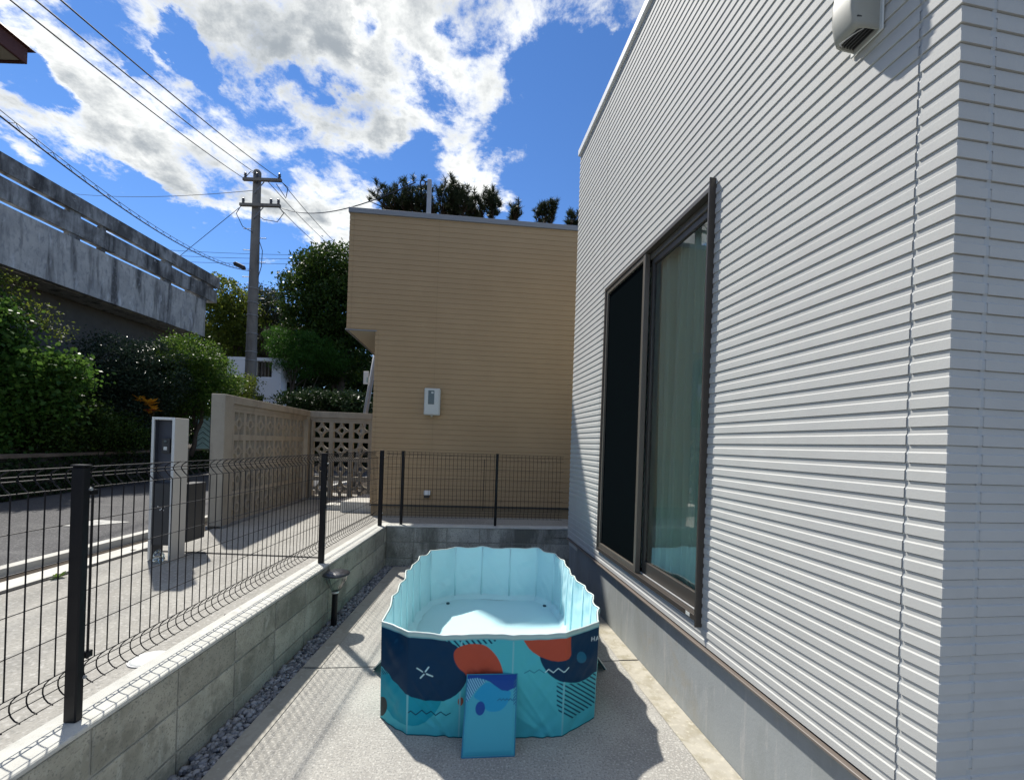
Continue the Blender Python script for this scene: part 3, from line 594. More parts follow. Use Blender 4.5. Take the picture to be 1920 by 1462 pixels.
mb=screen(f1,.245,8,.286,L1,.03,.13); obj('breeze_blocks',mb,M['screenwall'],sw)
mb=screen(f2,.02,3,.353,L2,.03,.13); obj('breeze_blocks',mb,M['screenwall'],sw)
mb=MB(); mb.cbox(0,.20,0,.16,G-.1,2.0,.006,f1); mb.cbox(.2005,L1+.16,0,.16,1.90,1.999,.004,f1); mb.cbox(.2003,.2445,.02,.14,G-.1,1.90,.003,f1); mb.cbox(.2,L1+.1,.025,.135,1.842,1.899,.004,f1)
mb.cbox(L1-.075,L1+.16,0,.155,G-.1,1.8985,.004,f1); obj('coping',mb,M['screenwall'],sw)
mb=MB(); mb.cbox(.0,L2,0,.16,1.885,1.998,.004,f2); mb.cbox(.0,L2,.025,.135,1.842,1.884,.003,f2); mb.cbox(1.082,L2,.02,.14,G-.1,1.884,.003,f2); obj('coping',mb,M['screenwall'],sw)
mb=MB(); mb.box(.0,L1+.1,-.02,.18,G-.15,G+.025,f1); mb.box(.0,L2,-.02,.18,G-.15,G+.024,f2); obj('footing',mb,M['greyfound'],sw)
# step blocks on the driveway in front of the beige house
t=thing('concrete_step','low concrete step against the side of the beige house','step',(-2.35,7,G))
mb=MB(); mb.cbox(-2.62,-2.12,6.6,7.6,G-.05,G+.16,.006); obj('tread',mb,M['kerb'],t)
mb=MB(); mb.cbox(-2.95,-2.63,6.75,7.7,G-.05,G+.08,.006); obj('lower_tread',mb,M['kerb'],t)
# ------------------------------------------------------------------ intercom pillar
t=thing('intercom_pillar','tall cream and grey entrance pillar holding an intercom and a dark mailbox','entrance pillar',(-3.08,3.8,G))
pf=frame((-3.185,3.765),(1,.03))
mb=MB(); mb.cbox(0,.022,0,.02,G,1.645,.003,pf); mb.cbox(.0225,.1775,0,.02,1.622,1.645,.003,pf); mb.cbox(.178,.202,0,.004,G,1.645,.001,pf); obj('frame',mb,M['silver'],t)
mb=MB(); mb.cbox(.178,.203,.0045,.17,G,1.644,.003,pf); obj('side_panel',mb,M['pillar'],t)
mb=MB(); mb.box(.012,.1775,.065,.16,.60,1.621,pf); mb.box(.004,.0115,.0205,.16,G,1.64,pf); mb.box(.012,.1775,.0205,.16,1.6215,1.64,pf); obj('back_panel',mb,M['navy'],t)
mb=MB(); mb.cbox(.065,.135,.035,.0645,1.33,1.46,.004,pf); ic=obj('intercom',mb,M['boxdark'],t)
mb=MB(); mb.lathe([(.012,0),(.012,.004),(.006,.005)],(0,0,0),12); mb.v=[pf(.10+x,.034-z,1.43+y) for x,y,z in mb.v]; obj('camera_lens',mb,M['lcd'],ic)
mb=MB(); mb.cbox(.085,.115,.031,.0345,1.355,1.385,.001,pf); obj('call_button',mb,M['silver'],ic)
mb=MB(); mb.cbox(.024,.175,.012,.0645,.51,1.06,.004,pf); bx=obj('mailbox',mb,M['boxdark'],t)
mb=MB()
for dx,dz in ((0,0),(-.03,.02),(.03,.02),(-.01,-.01),(.02,-.012)): mb.cbox(.1+dx-.003,.1+dx+.003,.0095,.0115,.83+dz,.84+dz,.0005,pf)
obj('lock_mark',mb,M['plasticw'],bx)
mb=MB(); mb.cbox(.085,.21,.18,.42,.50,1.04,.004,pf); obj('rear_mailbox',mb,M['boxdark'],t)
mb=MB(); mb.cbox(.10,.165,.18,.24,1.045,1.36,.004,pf); obj('rear_housing',mb,M['boxdark'],t)
# crumpled clear bag at its foot
vs=[];n=10
for i in range(n+1):
    for k in range(14):
        ph=math.pi*i/n; th=2*math.pi*k/14; r=1+.35*mnoise.noise(Vector((math.cos(th)*2,math.sin(th)*2,i*.7)))
        vs.append((-3.03+.045*r*math.sin(ph)*math.cos(th),3.70+.035*r*math.sin(ph)*math.sin(th),G+.055-.055*r*math.cos(ph)))
o=obj('plastic_bag',(vs,[(i*14+k,i*14+(k+1)%14,(i+1)*14+(k+1)%14,(i+1)*14+k) for i in range(n) for k in range(14)]),M['clear'],loc=(-3.03,3.70,G)); tag(o,'small crumpled clear plastic bag at the foot of the entrance pillar','plastic bag')
# drain cover, bent rod, weed
t=thing('drain_cover','round white drain cover set in the driveway beside the block wall','drain cover',(-1.80,2.12,G))
mb=MB(); mb.lathe([(.075,-.003),(.075,.003),(.068,.006)],(-1.775,2.13,G),32); obj('lid',mb,M['plastic'],t,smooth=False)
mb=MB(); mb.lathe([(.084,-.003),(.084,.0015)],(-1.775,2.13,G),32); obj('ring',mb,M['steel'],t)
mb=MB(); mb.tube([(-1.75,2.65,G+.01),(-1.70,2.66,G+.012),(-1.66,2.63,G+.03),(-1.64,2.60,G+.03)],.006,6); o=obj('bent_rod',mb,M['cable'],loc=(-1.7,2.65,G)); tag(o,'short bent black rod lying on the driveway beside the block wall','rod')
# ------------------------------------------------------------------ solar light
t=thing('garden_light','black solar stake light with a clear cone lens standing in the gravel','garden light',(-1.39,3.455,0))
lx,ly=-1.395,3.455; tilt=lambda p:(p[0]+.02*(p[2]),p[1],p[2])
mb=MB(); mb.lathe([(.023,-.04),(.022,.268)],(lx,ly,0),16); mb.v=[tilt(p) for p in mb.v]; obj('stake',mb,M['black'],t,smooth=False)
mb=MB(); mb.lathe([(.102,0),(.106,.008),(.104,.016),(.085,.026),(.05,.034),(.0,.036)],(lx,ly,.408),32); mb.v=[tilt(p) for p in mb.v]; obj('cap',mb,M['lampcap'],t,smooth=True)
mb=MB(); vs=[];n=36
for i,(r,z) in enumerate(((.022,.27),(.05,.31),(.075,.36),(.088,.407))):
    for k in range(n): rr=r+(.0018 if k%2 else 0); vs.append(tilt((lx+rr*math.cos(2*math.pi*k/n),ly+rr*math.sin(2*math.pi*k/n),z)))
mb.add(vs,[(i*n+k,i*n+(k+1)%n,(i+1)*n+(k+1)%n,(i+1)*n+k) for i in range(3) for k in range(n)]); obj('lens',mb,M['clear'],t)
mb=MB(); mb.lathe([(.028,.262),(.030,.266),(.030,.276),(.022,.278)],(lx,ly,0),18); mb.v=[tilt(p) for p in mb.v]; obj('collar',mb,M['silver'],t)
# ------------------------------------------------------------------ pool
ring=[(-.665,2.325),(-.49,2.195),(-.222,2.187),(.042,2.197),(.31,2.224),(.508,2.385),(.556,2.60),(.562,2.82),(.548,3.05),(.505,3.28),(.50,3.52),(.487,3.75),(.435,3.99),(.285,4.18),(.02,4.165),(-.253,4.18),(-.51,4.126),(-.715,3.95),(-.765,3.72),(-.77,3.48),(-.765,3.25),(-.745,3.0),(-.715,2.70)]
RH=.53
hpost=[.523,.530,.527,.532,.540,.535,.53,.533,.515,.512,.500,.502,.50,.505,.497,.50,.497,.50,.505,.497,.52,.505,.525]
nP=len(ring)
def pool():
    t=thing('folding_pool','folding vinyl pool with aqua liner and navy teal and orange print on the slab','pool',(-.1,3.1,0))
    cum=[0]
    for i in range(nP):
        a,c=ring[i],ring[(i+1)%nP]; cum.append(cum[-1]+math.hypot(c[0]-a[0],c[1]-a[1]))
    cxy=(-.1,3.18)
    def wallpt(s,fz,off):
        """point on the wall: s = length along the perimeter, fz = 0..1 of the height"""
        s=s%cum[-1]; i=0
        while s>cum[i+1]: i+=1
        t_=(s-cum[i])/(cum[i+1]-cum[i]); a=ring[i]; c=ring[(i+1)%nP]
        x=a[0]+(c[0]-a[0])*t_; y=a[1]+(c[1]-a[1])*t_
        nx,ny=(c[1]-a[1]),-(c[0]-a[0]); l=math.hypot(nx,ny); nx/=l; ny/=l
        top=hpost[i]*(1-t_)+hpost[(i+1)%nP]*t_-(.006 if i<5 else .0085)*math.sin(math.pi*t_)**1.5*(1+.5*math.sin(i*2.3))
        top+=.004*mnoise.noise(Vector((s*14,3.1,0)))
        # fabric: pulled in between the posts, wrinkled
        b_=math.sin(math.pi*t_)
        w=.007*b_*math.sin(fz*3.0)*math.sin(i*1.7+1) - .012*b_*fz**4
        w+=b_*(.012*mnoise.noise(Vector((s*6+fz*5,fz*3,i*3.3)))+.008*mnoise.noise(Vector((s*18-fz*7,fz*4,7)))*(1.3-fz)+(.010*abs(mnoise.noise(Vector((s*26,fz*3+s*8,2)))) if 6<=i<=11 else 0))
        if i in (1,2,3):
            for a_,b2_,h_,wd in ((.62,.75,.006,.04),(.40,.55,-.006,.035),(.86,.7,.004,.035),(.25,.3,.004,.025)):
                w+=h_*b_*math.exp(-((fz-(a_-b2_*t_))/wd)**2)*min(1,2.2*(1-fz))
        lean=.012*fz
        k=lean+w+off
        return x+nx*k,y+ny*k,top*fz
    # print in design units (one unit = one sheet step); breakpoints along the perimeter
    U=[720,767,863,960,1056,1116]; VT=[1172,1190,1191,1190,1186,1168]; VB=[1345,1379,1384,1384,1380,1345]
    def design(s,fz):
        su=np.interp(s,cum[:6],U); out=s>cum[5]; su=np.where(out,1116+(s-cum[5])*330,su)
        neg=s>cum[-1]-.9; su=np.where(neg,720+(s-cum[-1])*330,su)
        vt=np.interp(su,U,VT); vb=np.interp(su,U,VB); return su,vb+(vt-vb)*fz
    def inpoly(x,y,poly):
        r=np.zeros(x.shape,bool); j=len(poly)-1
        for i in range(len(poly)):
            xi,yi=poly[i]; xj,yj=poly[j]
            if yi!=yj: r^=((yi>y)!=(yj>y))&(x<(xj-xi)*(y-yi)/(yj-yi)+xi)
            j=i
        return r
    def seg(x,y,p,q,w):
        dx,dy=q[0]-p[0],q[1]-p[1]; t_=np.clip(((x-p[0])*dx+(y-p[1])*dy)/(dx*dx+dy*dy),0,1); return (x-p[0]-t_*dx)**2+(y-p[1]-t_*dy)**2<w*w
    def pline(x,y,pts,w):
        r=np.zeros(x.shape,bool)
        for p,q in zip(pts,pts[1:]): r|=seg(x,y,p,q,w)
        return r
    A=lambda pts:[(700+x/6.358,1170+y/6.358) for x,y in pts]
    B=lambda pts:[(900+x/6.092,1160+y/6.092) for x,y in pts]
    def smoothp(p,it=2):
        for _ in range(it):
            q=[]
            for i in range(len(p)):
                a,c=p[i],p[(i+1)%len(p)]; q.append((a[0]*.75+c[0]*.25,a[1]*.75+c[1]*.25)); q.append((a[0]*.25+c[0]*.75,a[1]*.25+c[1]*.75))
            p=q
        return p
    TEAL=(.062,.41,.47);TEAL2=(.006,.27,.36);NAVY=(.001,.030,.075);RED=(.37,.070,.040);LT=(.42,.66,.68);DK=(.035,.05,.05)
    navy1=smoothp(A([(-700,-40),(110,-40),(430,60),(700,125),(860,190),(1010,265),(1080,400),(1130,590),(1100,700),(1020,820),(900,890),(720,915),(560,905),(430,870),(330,740),(220,590),(130,505),(-100,430),(-500,500)]),1)
    cy2=smoothp(A([(-50,500),(200,560),(430,840),(600,870),(830,880),(800,980),(720,1110),(600,1200),(450,1225),(300,1160),(200,1020),(120,850),(-100,760)]),1)
    red1=smoothp(A([(945,390),(955,300),(1050,240),(1200,225),(1350,260),(1480,400),(1545,560),(1545,720),(1120,700),(1110,600),(1000,510)]),2)
    red2=B([(445,150),(1003,150),(1006,400),(985,445),(950,465),(880,478),(800,466),(720,438),(660,415),(590,370),(540,320),(490,250),(455,190)])
    navy2=smoothp(B([(1003,-60),(1900,-60),(1900,500),(1500,560),(1310,590),(1200,665),(1090,715),(990,722),(880,695),(780,620),(710,530),(680,470),(665,400),(1003,200)]),1)
    st1=A([(690,100),(1560,100),(1400,230),(1250,240),(1030,270),(850,190)]); st2=B([(868,712),(960,735),(1090,722),(1200,668),(1330,580),(1400,600),(1310,960),(1040,1140),(925,1090),(880,990)])
    st0=A([(120,510),(160,520),(225,600),(140,615)])
    def color(u,v,fz,s):
        c=np.empty(u.shape+(3,)); c[:]=TEAL
        def put(m,col): c[m]=col
        put(inpoly(u,v,cy2),TEAL2)
        put((( (u-723)/9.5)**2+((v-1324)/17.5)**2)<1,DK)
        put(inpoly(u,v,st0)&(((u*6.358-v*5)%26)<11),NAVY)
        put(inpoly(u,v,navy1),NAVY)
        X=(u-700)*6.358; Y=(v-1170)*6.358
        put(inpoly(u,v,st1)&(((X-Y*.9-20)%68)<27)&~inpoly(u,v,navy1),NAVY)
        put(inpoly(u,v,red1),RED)
        put((((u-864.5)/5)**2+((v-1314.5)/8)**2)<1,(.25,.08,.05))
        for p,q in (((525,533),(592,563)),((642,580),(712,608)),((663,505),(628,555)),((612,590),(570,640))): put(seg(u,v,*A([p,q]),1.25),LT)
        put(pline(u,v,A([(425,1070),(465,1040),(525,1085),(590,1040),(645,1085),(705,1040),(760,1085),(820,1045),(880,1090),(930,1060)]),.95),NAVY)
        X2=(u-900)*6.092; Y2=(v-1160)*6.092
        put(inpoly(u,v,navy2),NAVY)
        put(inpoly(u,v,st2)&~inpoly(u,v,navy2)&(((Y2-X2*.56)%52)<20),NAVY)
        put(inpoly(u,v,red2),RED)
        put((((X2-1118)/54)**2+((Y2-422)/62)**2)<1,(.010,.115,.20))
        z=B([(500,605),(555,568),(610,602),(665,562),(725,600)]); put(pline(u,v,z,.8),(.02,.17,.24))
        z=B([(735,592),(772,558),(828,600),(882,555),(946,597),(985,545)]); put(pline(u,v,z,.8),LT)
        for p,q in (((1247,208),(1247,250)),((1275,202),(1275,246)),((1247,229),(1275,225)),((1293,246),(1307,198)),((1307,198),(1322,240)),((1298,230),(1318,227))): put(seg(u,v,*B([p,q]),.7),(.45,.55,.58))
        # far sides of the sheet: same family of shapes
        side=(s>cum[5]+.12)&(s<cum[-1]-.2)
        ph=np.sin(s*3.1)+np.sin(s*1.3+1)
        put(side&(fz>.45+.25*ph*.5),NAVY); put(side&((((s%1.1)-.5)/.13)**2+((fz-.4)/.25)**2<1),RED)
        # welded seams and the light hem under the rim
        for k in range(nP): put((np.abs(s-cum[k])<.0035)&(fz<.95)&~inpoly(u,v,navy1)&~inpoly(u,v,navy2)&~inpoly(u,v,red1),(.155,.45,.50))
        put(fz>.968,(.33,.50,.48)); put((fz>.957)&(fz<.968),(.16,.38,.41)); put(fz<.012,(.01,.10,.12))
        return c
    def outer(s0,s1,ds,nz,nm):
        ns_=max(2,int((s1-s0)/ds)); ss=np.linspace(s0,s1,ns_+1); ff=np.linspace(0,1,nz+1)
        v=[wallpt(s,f_,.003 if f_<.975 else .003) for s in ss for f_ in ff]
        v=np.array(v); I=np.arange(ns_)[:,None]*(nz+1)+np.arange(nz)[None,:]; I=I.ravel()
        F=np.stack([I,I+nz+1,I+nz+2,I+1],1)
        sg,fg=np.meshgrid(ss,ff,indexing='ij'); acc=0; dS=(ss[1]-ss[0])/4; dF=1/nz/4
        for a in (-1.5,-.5,.5,1.5):
            for c_ in (-1.5,-.5,.5,1.5):
                s_=(sg+a*dS); f_=np.clip(fg+c_*dF,0,1); u,vv=design(s_,f_); acc=acc+color(u,vv,f_,s_)
        acc=(acc/16).reshape(-1,3)
        return v,F,acc
    parts=[outer(0,cum[5],.0028,190,'f'),outer(cum[5],cum[6],.003,170,'r'),outer(cum[6],cum[-1],.02,40,'s')]
    V=np.concatenate([p[0] for p in parts]); Cc=np.concatenate([p[2] for p in parts]); off=0; Fs=[]
    for p in parts: Fs.append(p[1]+off); off+=len(p[0])
    o=obj('outer_wall',(V,np.concatenate(Fs)),M['poolout'],t,smooth=True)
    ca=o.data.color_attributes.new('print','FLOAT_COLOR','POINT'); ca.data.foreach_set('color',np.concatenate([Cc,np.ones((len(Cc),1))],1).astype(np.float32).ravel())
    # liner: inner skin and floor
    ns_=460; nz=36; v=[]
    for i in range(ns_):
        s=cum[-1]*i/ns_
        for j in range(nz+1):
            fz=j/nz; x,y,z=wallpt(s,fz,-.010)
            if fz<.08: # welded skirt slopes onto the floor
                k=(1-fz/.08)*.05; d=Vector((cxy[0]-x,cxy[1]-y)); d.normalize(); x+=d.x*k; y+=d.y*k; z=.010+.035*(fz/.08)
            v.append((x,y,max(z,.010)))
    F=[(i*(nz+1)+j+1,((i+1)%ns_)*(nz+1)+j+1,((i+1)%ns_)*(nz+1)+j,i*(nz+1)+j) for i in range(ns_) for j in range(nz)]
    obj('liner',(v,F),M['poolin'],t,smooth=True)
    v=[];nr=26
    base=[]
    for i in range(ns_):
        q=wallpt(cum[-1]*i/ns_,0,0); dd=math.hypot(q[0]-cxy[0],q[1]-cxy[1]); base.append((cxy[0]+(q[0]-cxy[0])*(1-.055/dd),cxy[1]+(q[1]-cxy[1])*(1-.055/dd)))
    for _ in range(6): base=[tuple((base[i-1][k]+base[i][k]*2+base[(i+1)%ns_][k])/4 for k in (0,1)) for i in range(ns_)]
    for j in range(nr):
        k=1-j/nr
        for p in base:
            x=cxy[0]+(p[0]-cxy[0])*k; y=cxy[1]+(p[1]-cxy[1])*k
            z=.009+.0035*mnoise.noise(Vector((x*5,y*5,0)))+.0035*max(0,1-abs(((y-3.55)-(x-.1)*.9)*9))*(1 if -.25<x<.35 else 0)+.003*max(0,1-abs(((y-3.3)-(x+.2)*1.1)*12))*(1 if -.4<x<.0 else 0)
            v.append((x,y,z))
    v.append((cxy[0],cxy[1],.009)); F=[(j*ns_+i,j*ns_+(i+1)%ns_,(j+1)*ns_+(i+1)%ns_,(j+1)*ns_+i) for j in range(nr-1) for i in range(ns_)]+[((nr-1)*ns_+i,(nr-1)*ns_+(i+1)%ns_,len(v)-1) for i in range(ns_)]
    fl_=obj('floor',(v,F),M['poolin'],t,smooth=True)
    for x,y in ((-.545,3.97),(.355,3.99)):
        mb=MB(); mb.lathe([(.016,.008),(.016,.020),(.008,.021)],(x,y,0),14); obj('drain_plug',mb,M['flap'],fl_)
    # rim binding
    n=700; pts=[wallpt(cum[-1]*i/n,1.0,-.003) for i in range(n+1)]
    mb=MB(); mb.tube([(x,y,z+.001) for x,y,z in pts],.0048,8,False); obj('rim',mb,M['rim'],t,smooth=True)
    # stiffening posts inside the liner folds
    for i in range(nP):
        x,y,z=wallpt(cum[i]+1e-4,1,-.012); x0,y0,_=wallpt(cum[i]+1e-4,0,-.012)
        mb=MB(); mb.tube([(x0,y0,.03),(x,y,z-.006)],.007,8); obj('stiffener',mb,M['poolin'],t,smooth=True)
    # folded side flaps
    for sgn,(px,py),(qx,qy) in ((-1,(-.715,2.66),(-.845,2.81)),(1,(.565,2.80),(.675,2.91))):
        mb=MB(); a=Vector((px,py,.17)); b2=Vector((qx,qy-.02,.004)); c2=Vector((qx-sgn*.01,qy+.12,.004)); d2=Vector((px,py+.14,.17)); n_=Vector((sgn*.012,0,.006))
        mb.box8([a,b2,c2,d2,a+n_,b2+n_,c2+n_,d2+n_]); fixn(obj('side_flap',mb,M['flap'],t))
        mb=MB(); mb.tube([a+n_*1.2,b2+n_*1.2],.0035,6); obj('flap_piping',mb,M['rim'],t)
    # padded mat leaning on the front
    t2=thing('padded_mat','light blue padded vinyl mat with blue waves leaning on the front of the pool','mat',(-.06,2.06,0))
    a=Vector((-.190,2.046,.002)); c=Vector((.062,2.070,.002)); up=Vector((-.186,2.166,.336)); nx,nz=84,120
    ux=(c-a); uz=(up-a); nn=ux.cross(uz).normalized()
    art=lambda p:p
    v=[];cols=[]
    Bp=[(140,130),(950,130),(950,350),(890,372),(800,410),(700,395),(600,330),(500,262),(400,222),(300,205),(130,235)]
    Cy=smoothp([(440,255),(560,300),(700,395),(870,400),(840,540),(740,690),(600,725),(460,700),(390,560),(250,500),(270,430)],2)
    for i in range(nx+1):
        for j in range(nz+1):
            x=i/nx; z=j/nz; edge=min(x,1-x,z,1-z); puff=.010*min(1,edge*14)**.5+.003*mnoise.noise(Vector((x*3,z*4,2)))
            v.append(a+ux*x+uz*z+nn*puff)
    X,Z=np.meshgrid(np.linspace(0,1,nx+1),np.linspace(0,1,nz+1),indexing='ij'); acc=0
    for da in (-.3,0,.3):
        for db in (-.3,0,.3):
            u=130+(X+da/nx)*820; w=1375-(Z+db/nz)*1225; cc=np.empty(u.shape+(3,)); cc[:]=(.050,.34,.44)
            cc[inpoly(u,w,Cy)]=(.012,.27,.47); cc[inpoly(u,w,Bp)]=(.006,.055,.26)
            s1=inpoly(u,w,[(130,215),(300,200),(450,245),(300,370),(160,560),(130,560)]); cc[s1&(((u+w*-.6)%40)<18)]=(.22,.52,.66); cc[s1&(((u+w*-.6)%40)>=18)]=(.01,.12,.26)
            s2=inpoly(u,w,[(900,240),(950,220),(950,640),(900,610)]); cc[s2&(((u+w*.9)%44)<20)]=(.02,.12,.25)
            cc[(((u-370)/77)**2+((w-662)/105)**2)<1]=(.006,.06,.26)
            cc[pline(u,w,[(645,550),(680,525),(705,552),(735,525),(765,552),(795,525),(825,552),(850,525),(880,552),(910,540)],8)]=(.01,.14,.25)
            cc[(w>1363)]=(.25,.5,.6); acc=acc+cc
    acc=(acc/9).reshape(-1,3)
    m_=nz+1; F=[(i*m_+j,(i+1)*m_+j,(i+1)*m_+j+1,i*m_+j+1) for i in range(nx) for j in range(nz)]
    nv=len(v); v+= [a-nn*.008,a+ux-nn*.008,a+ux+uz-nn*.008,a+uz-nn*.008]
    F.append((nv+3,nv+2,nv+1,nv))
    for i in range(nx): F.append((i*m_,nv if i==0 else nv,(i+1)*m_)) if False else None
    bord=[[i*m_ for i in range(nx+1)],[nx*m_+j for j in range(nz+1)],[i*m_+nz for i in range(nx,-1,-1)],[j for j in range(nz,-1,-1)]]
    for k,bb in enumerate(bord): F.append(tuple([nv+k]+[nv+(k+1)%4]+bb[::-1]))
    o=obj('padding',(v,F),M['panelprint'],t2,smooth=False)
    full=np.concatenate([np.concatenate([acc,np.ones((len(acc),1))],1),np.array([[.05,.25,.38,1]]*4)])
    ca=o.data.color_attributes.new('print','FLOAT_COLOR','POINT'); ca.data.foreach_set('color',full.astype(np.float32).ravel())
    for p in o.data.polygons: p.use_smooth=len(p.vertices)==4
    mb=MB(); mb.tube([a-nn*.0,a+ux-nn*.0,a+ux+uz,a+uz,a],.0045,6); obj('piping',mb,M['matpipe'],t2)
pool()
# ------------------------------------------------------------------ vegetation
def leaves(cen,size,up=.3,asp=.55,fold=.25,jit=.4,nrm=None):
    n=len(cen); d=rng.normal(size=(n,3)); d[:,2]+=up; d/=np.linalg.norm(d,axis=1)[:,None]
    a=rng.normal(size=(n,3)); s=np.cross(d,a); s/=np.linalg.norm(s,axis=1)[:,None]; nn=np.cross(s,d)
    L=(size*(1+jit*rng.uniform(-1,1,n)))[:,None]; W=L*asp/2
    p0=cen; p1=cen+d*L*.5+s*W+nn*L*fold*.3; p2=cen+d*L; p3=cen+d*L*.5-s*W+nn*L*fold*.3
    v=np.stack([p0,p1,p2,p3],1).reshape(-1,3); i=np.arange(n)*4; return v,np.stack([i,i+1,i+2,i+3],1)
def crown(blobs,nclump,per,csize,lsize,fill=.25,flat=.6,**kw):
    """blobs: (x,y,z,rx,ry,rz,weight). Clumps sit near the blob surface, a few inside."""
    w=np.array([b[6] if len(b)>6 else b[3]*b[5] for b in blobs]); w=w/w.sum(); C=[]
    for _ in range(nclump):
        b=blobs[rng.choice(len(blobs),p=w)]; d=rng.normal(size=3); d/=np.linalg.norm(d)
        r=rng.uniform(.80,1.04) if rng.uniform()>fill else rng.uniform(.2,.8)
        c=np.array(b[:3])+d*r*np.array(b[3:6]); k=int(per*rng.uniform(.5,1.5)); cs=csize*rng.uniform(.6,1.4)
        C.append(c+rng.normal(size=(k,3))*cs*np.array([1,1,flat]))
    return leaves(np.concatenate(C),lsize,**kw)
def trunk(name,p0,p1,r0,r1,limbs,m=None,seed=0):
    rs=random.Random(seed); mb=MB(); p0=Vector(p0); p1=Vector(p1); n=7; pts=[]
    for i in range(n+1):
        t=i/n; pts.append(p0.lerp(p1,t)+Vector((rs.uniform(-.06,.06),rs.uniform(-.06,.06),0))*(1 if 0<i<n else 0))
    mb.tube(pts,[r0+(r1-r0)*i/n for i in range(n+1)],8)
    for q in limbs:
        a=pts[rs.randint(n//3,n-1)]; q=Vector(q); mid=(a+q)/2+Vector((rs.uniform(-.15,.15),0,rs.uniform(0,.2))); mb.tube([a,mid,q],[r1*.9,r1*.6,r1*.25],6)
    return mb
def plant(name,label,cat,base,blobs,nclump,per,csize,lsize,m,tr=.05,group=None,fill=.25,extra=None,**kw):
    t=thing(name,label,cat,base,group)
    limbs=[(b[0],b[1],b[2]+b[5]*.2) for b in blobs]+[(b[0]+random.uniform(-.5,.5)*b[3],b[1],b[2]+random.uniform(-.3,.5)*b[5]) for b in blobs]
    c=max(blobs,key=lambda b:b[5]); 
    obj('trunk',trunk('trunk',(base[0],base[1],base[2]-.1),(c[0],c[1],c[2]+c[5]*.3),tr,tr*.45,limbs,seed=len(label)),M['bark'],t,smooth=True)
    obj('crown',crown(blobs,nclump,per,csize,lsize,fill,**kw),m,t)
    if extra: extra(t)
    return t
# garden terrace with an ivy-covered retaining wall
RW=[(-7.55,-6),(-7.70,6.5),(-9.2,13),(-10.4,18)]
t=thing('retaining_wall','low dark ivy-covered retaining wall along the far side of the road','wall',(-8,8,G))
mb=MB();led=MB()
for (x0,y0),(x1,y1) in zip(RW,RW[1:]):
    mb.box8([(x0-.25,y0,G-.1),(x0,y0,G-.1),(x1,y1,G-.1),(x1-.25,y1,G-.1),(x0-.25,y0,1.03),(x0-.03,y0,1.03),(x1-.03,y1,1.03),(x1-.25,y1,1.03)])
    led.box8([(x0-.26,y0,1.031),(x0+.02,y0,1.031),(x1+.02,y1,1.031),(x1-.26,y1,1.031),(x0-.26,y0,1.085),(x0+.02,y0,1.085),(x1+.02,y1,1.085),(x1-.26,y1,1.085)])
obj('wall',mb,M['ivywall'],t); obj('ledge',led,M['ledge'],t)
pts=[]
for _ in range(16000):
    y=rng.uniform(4,17); x=np.interp(y,[q[1] for q in RW],[q[0] for q in RW]); z=rng.uniform(G+.02,1.02); 
    if rng.uniform()<.5+.5*mnoise.noise(Vector((x*1.2,y*1.2,z*2))): pts.append((x+rng.uniform(-.01,.05),y,z))
obj('ivy',leaves(np.array(pts),.055,up=-.3,asp=.9),M['leaf_ivy'],t)
sheet('garden_terrace',[(-7.8,-6),(-7.95,6.5),(-9.45,13),(-10.6,18),(-30,18),(-30,-6)],1.035,M['soil'])
# the shrubs of the terrace
plant('garden_tree','light green broad-leaved tree at the left edge over the retaining wall','tree',(-9.0,7.0,1.03),
  [(-9.3,7.0,3.1,.9,.8,.8),(-8.9,7.3,2.3,.85,.7,.8),(-9.6,7.7,2.0,.9,.8,.9),(-8.35,7.35,1.9,.6,.5,.55),(-8.1,7.5,2.45,.5,.5,.38),(-8.75,7.0,1.5,.7,.5,.45),(-9.7,7.2,3.5,.5,.5,.35)],1500,34,.12,.072,M['leaf_broad'],.07,fill=.35,up=-.15,asp=.75)
plant('feathery_sapling','thin feathery sapling with loose twigs rising over the broad-leaved tree','tree',(-9.3,7.6,1.03),
  [(-9.2,7.6,3.6,.55,.4,.6),(-8.85,7.7,3.45,.45,.4,.4),(-9.0,7.6,4.0,.25,.25,.3),(-8.5,7.8,3.3,.3,.3,.22)],230,12,.09,.05,M['leaf_yel'],.03,fill=.5,asp=.45)
plant('dark_shrub','dark glossy shrub with grey highlights left of the bright bush','shrub',(-8.7,9.6,1.03),
  [(-8.9,9.4,2.7,.8,.7,.9),(-8.35,9.8,2.75,.75,.6,.85),(-9.3,9.2,2.1,.6,.6,.9),(-8.7,9.3,1.7,.9,.5,.6)],1300,34,.10,.048,M['leaf_dark'],.06,fill=.3)
plant('bright_shrub','bright green bush with sunlit top below the concrete parapet end','shrub',(-8.2,10.9,1.03),
  [(-8.25,10.8,3.2,.8,.7,.75),(-7.75,10.9,2.75,.62,.6,.8),(-8.5,10.6,2.75,.8,.6,.65),(-8.85,10.7,1.9,.6,.5,.75),(-9.0,10.6,1.4,.6,.5,.4),(-8.8,10.9,3.1,.6,.5,.6)],1500,34,.10,.058,M['leaf_bright'],.06,fill=.3)
plant('yellow_green_shrub','thin yellow-green shrub at the foot of the utility pole','shrub',(-8.6,13.2,G),
  [(-8.35,13.3,2.5,.5,.5,.9),(-8.15,13.3,1.8,.45,.5,.6)],260,24,.12,.07,M['leaf_yel'],.04,fill=.4)
plant('low_shrub','low dark green shrub under the broad-leaved tree','shrub',(-8.3,8.2,1.03),
  [(-8.4,8.2,1.6,.6,.5,.55),(-8.9,8.6,1.5,.6,.5,.6),(-8.1,8.9,1.45,.4,.4,.4),(-8.2,7.6,1.45,.4,.4,.4)],700,30,.09,.055,M['leaf_far'],.03,fill=.4)
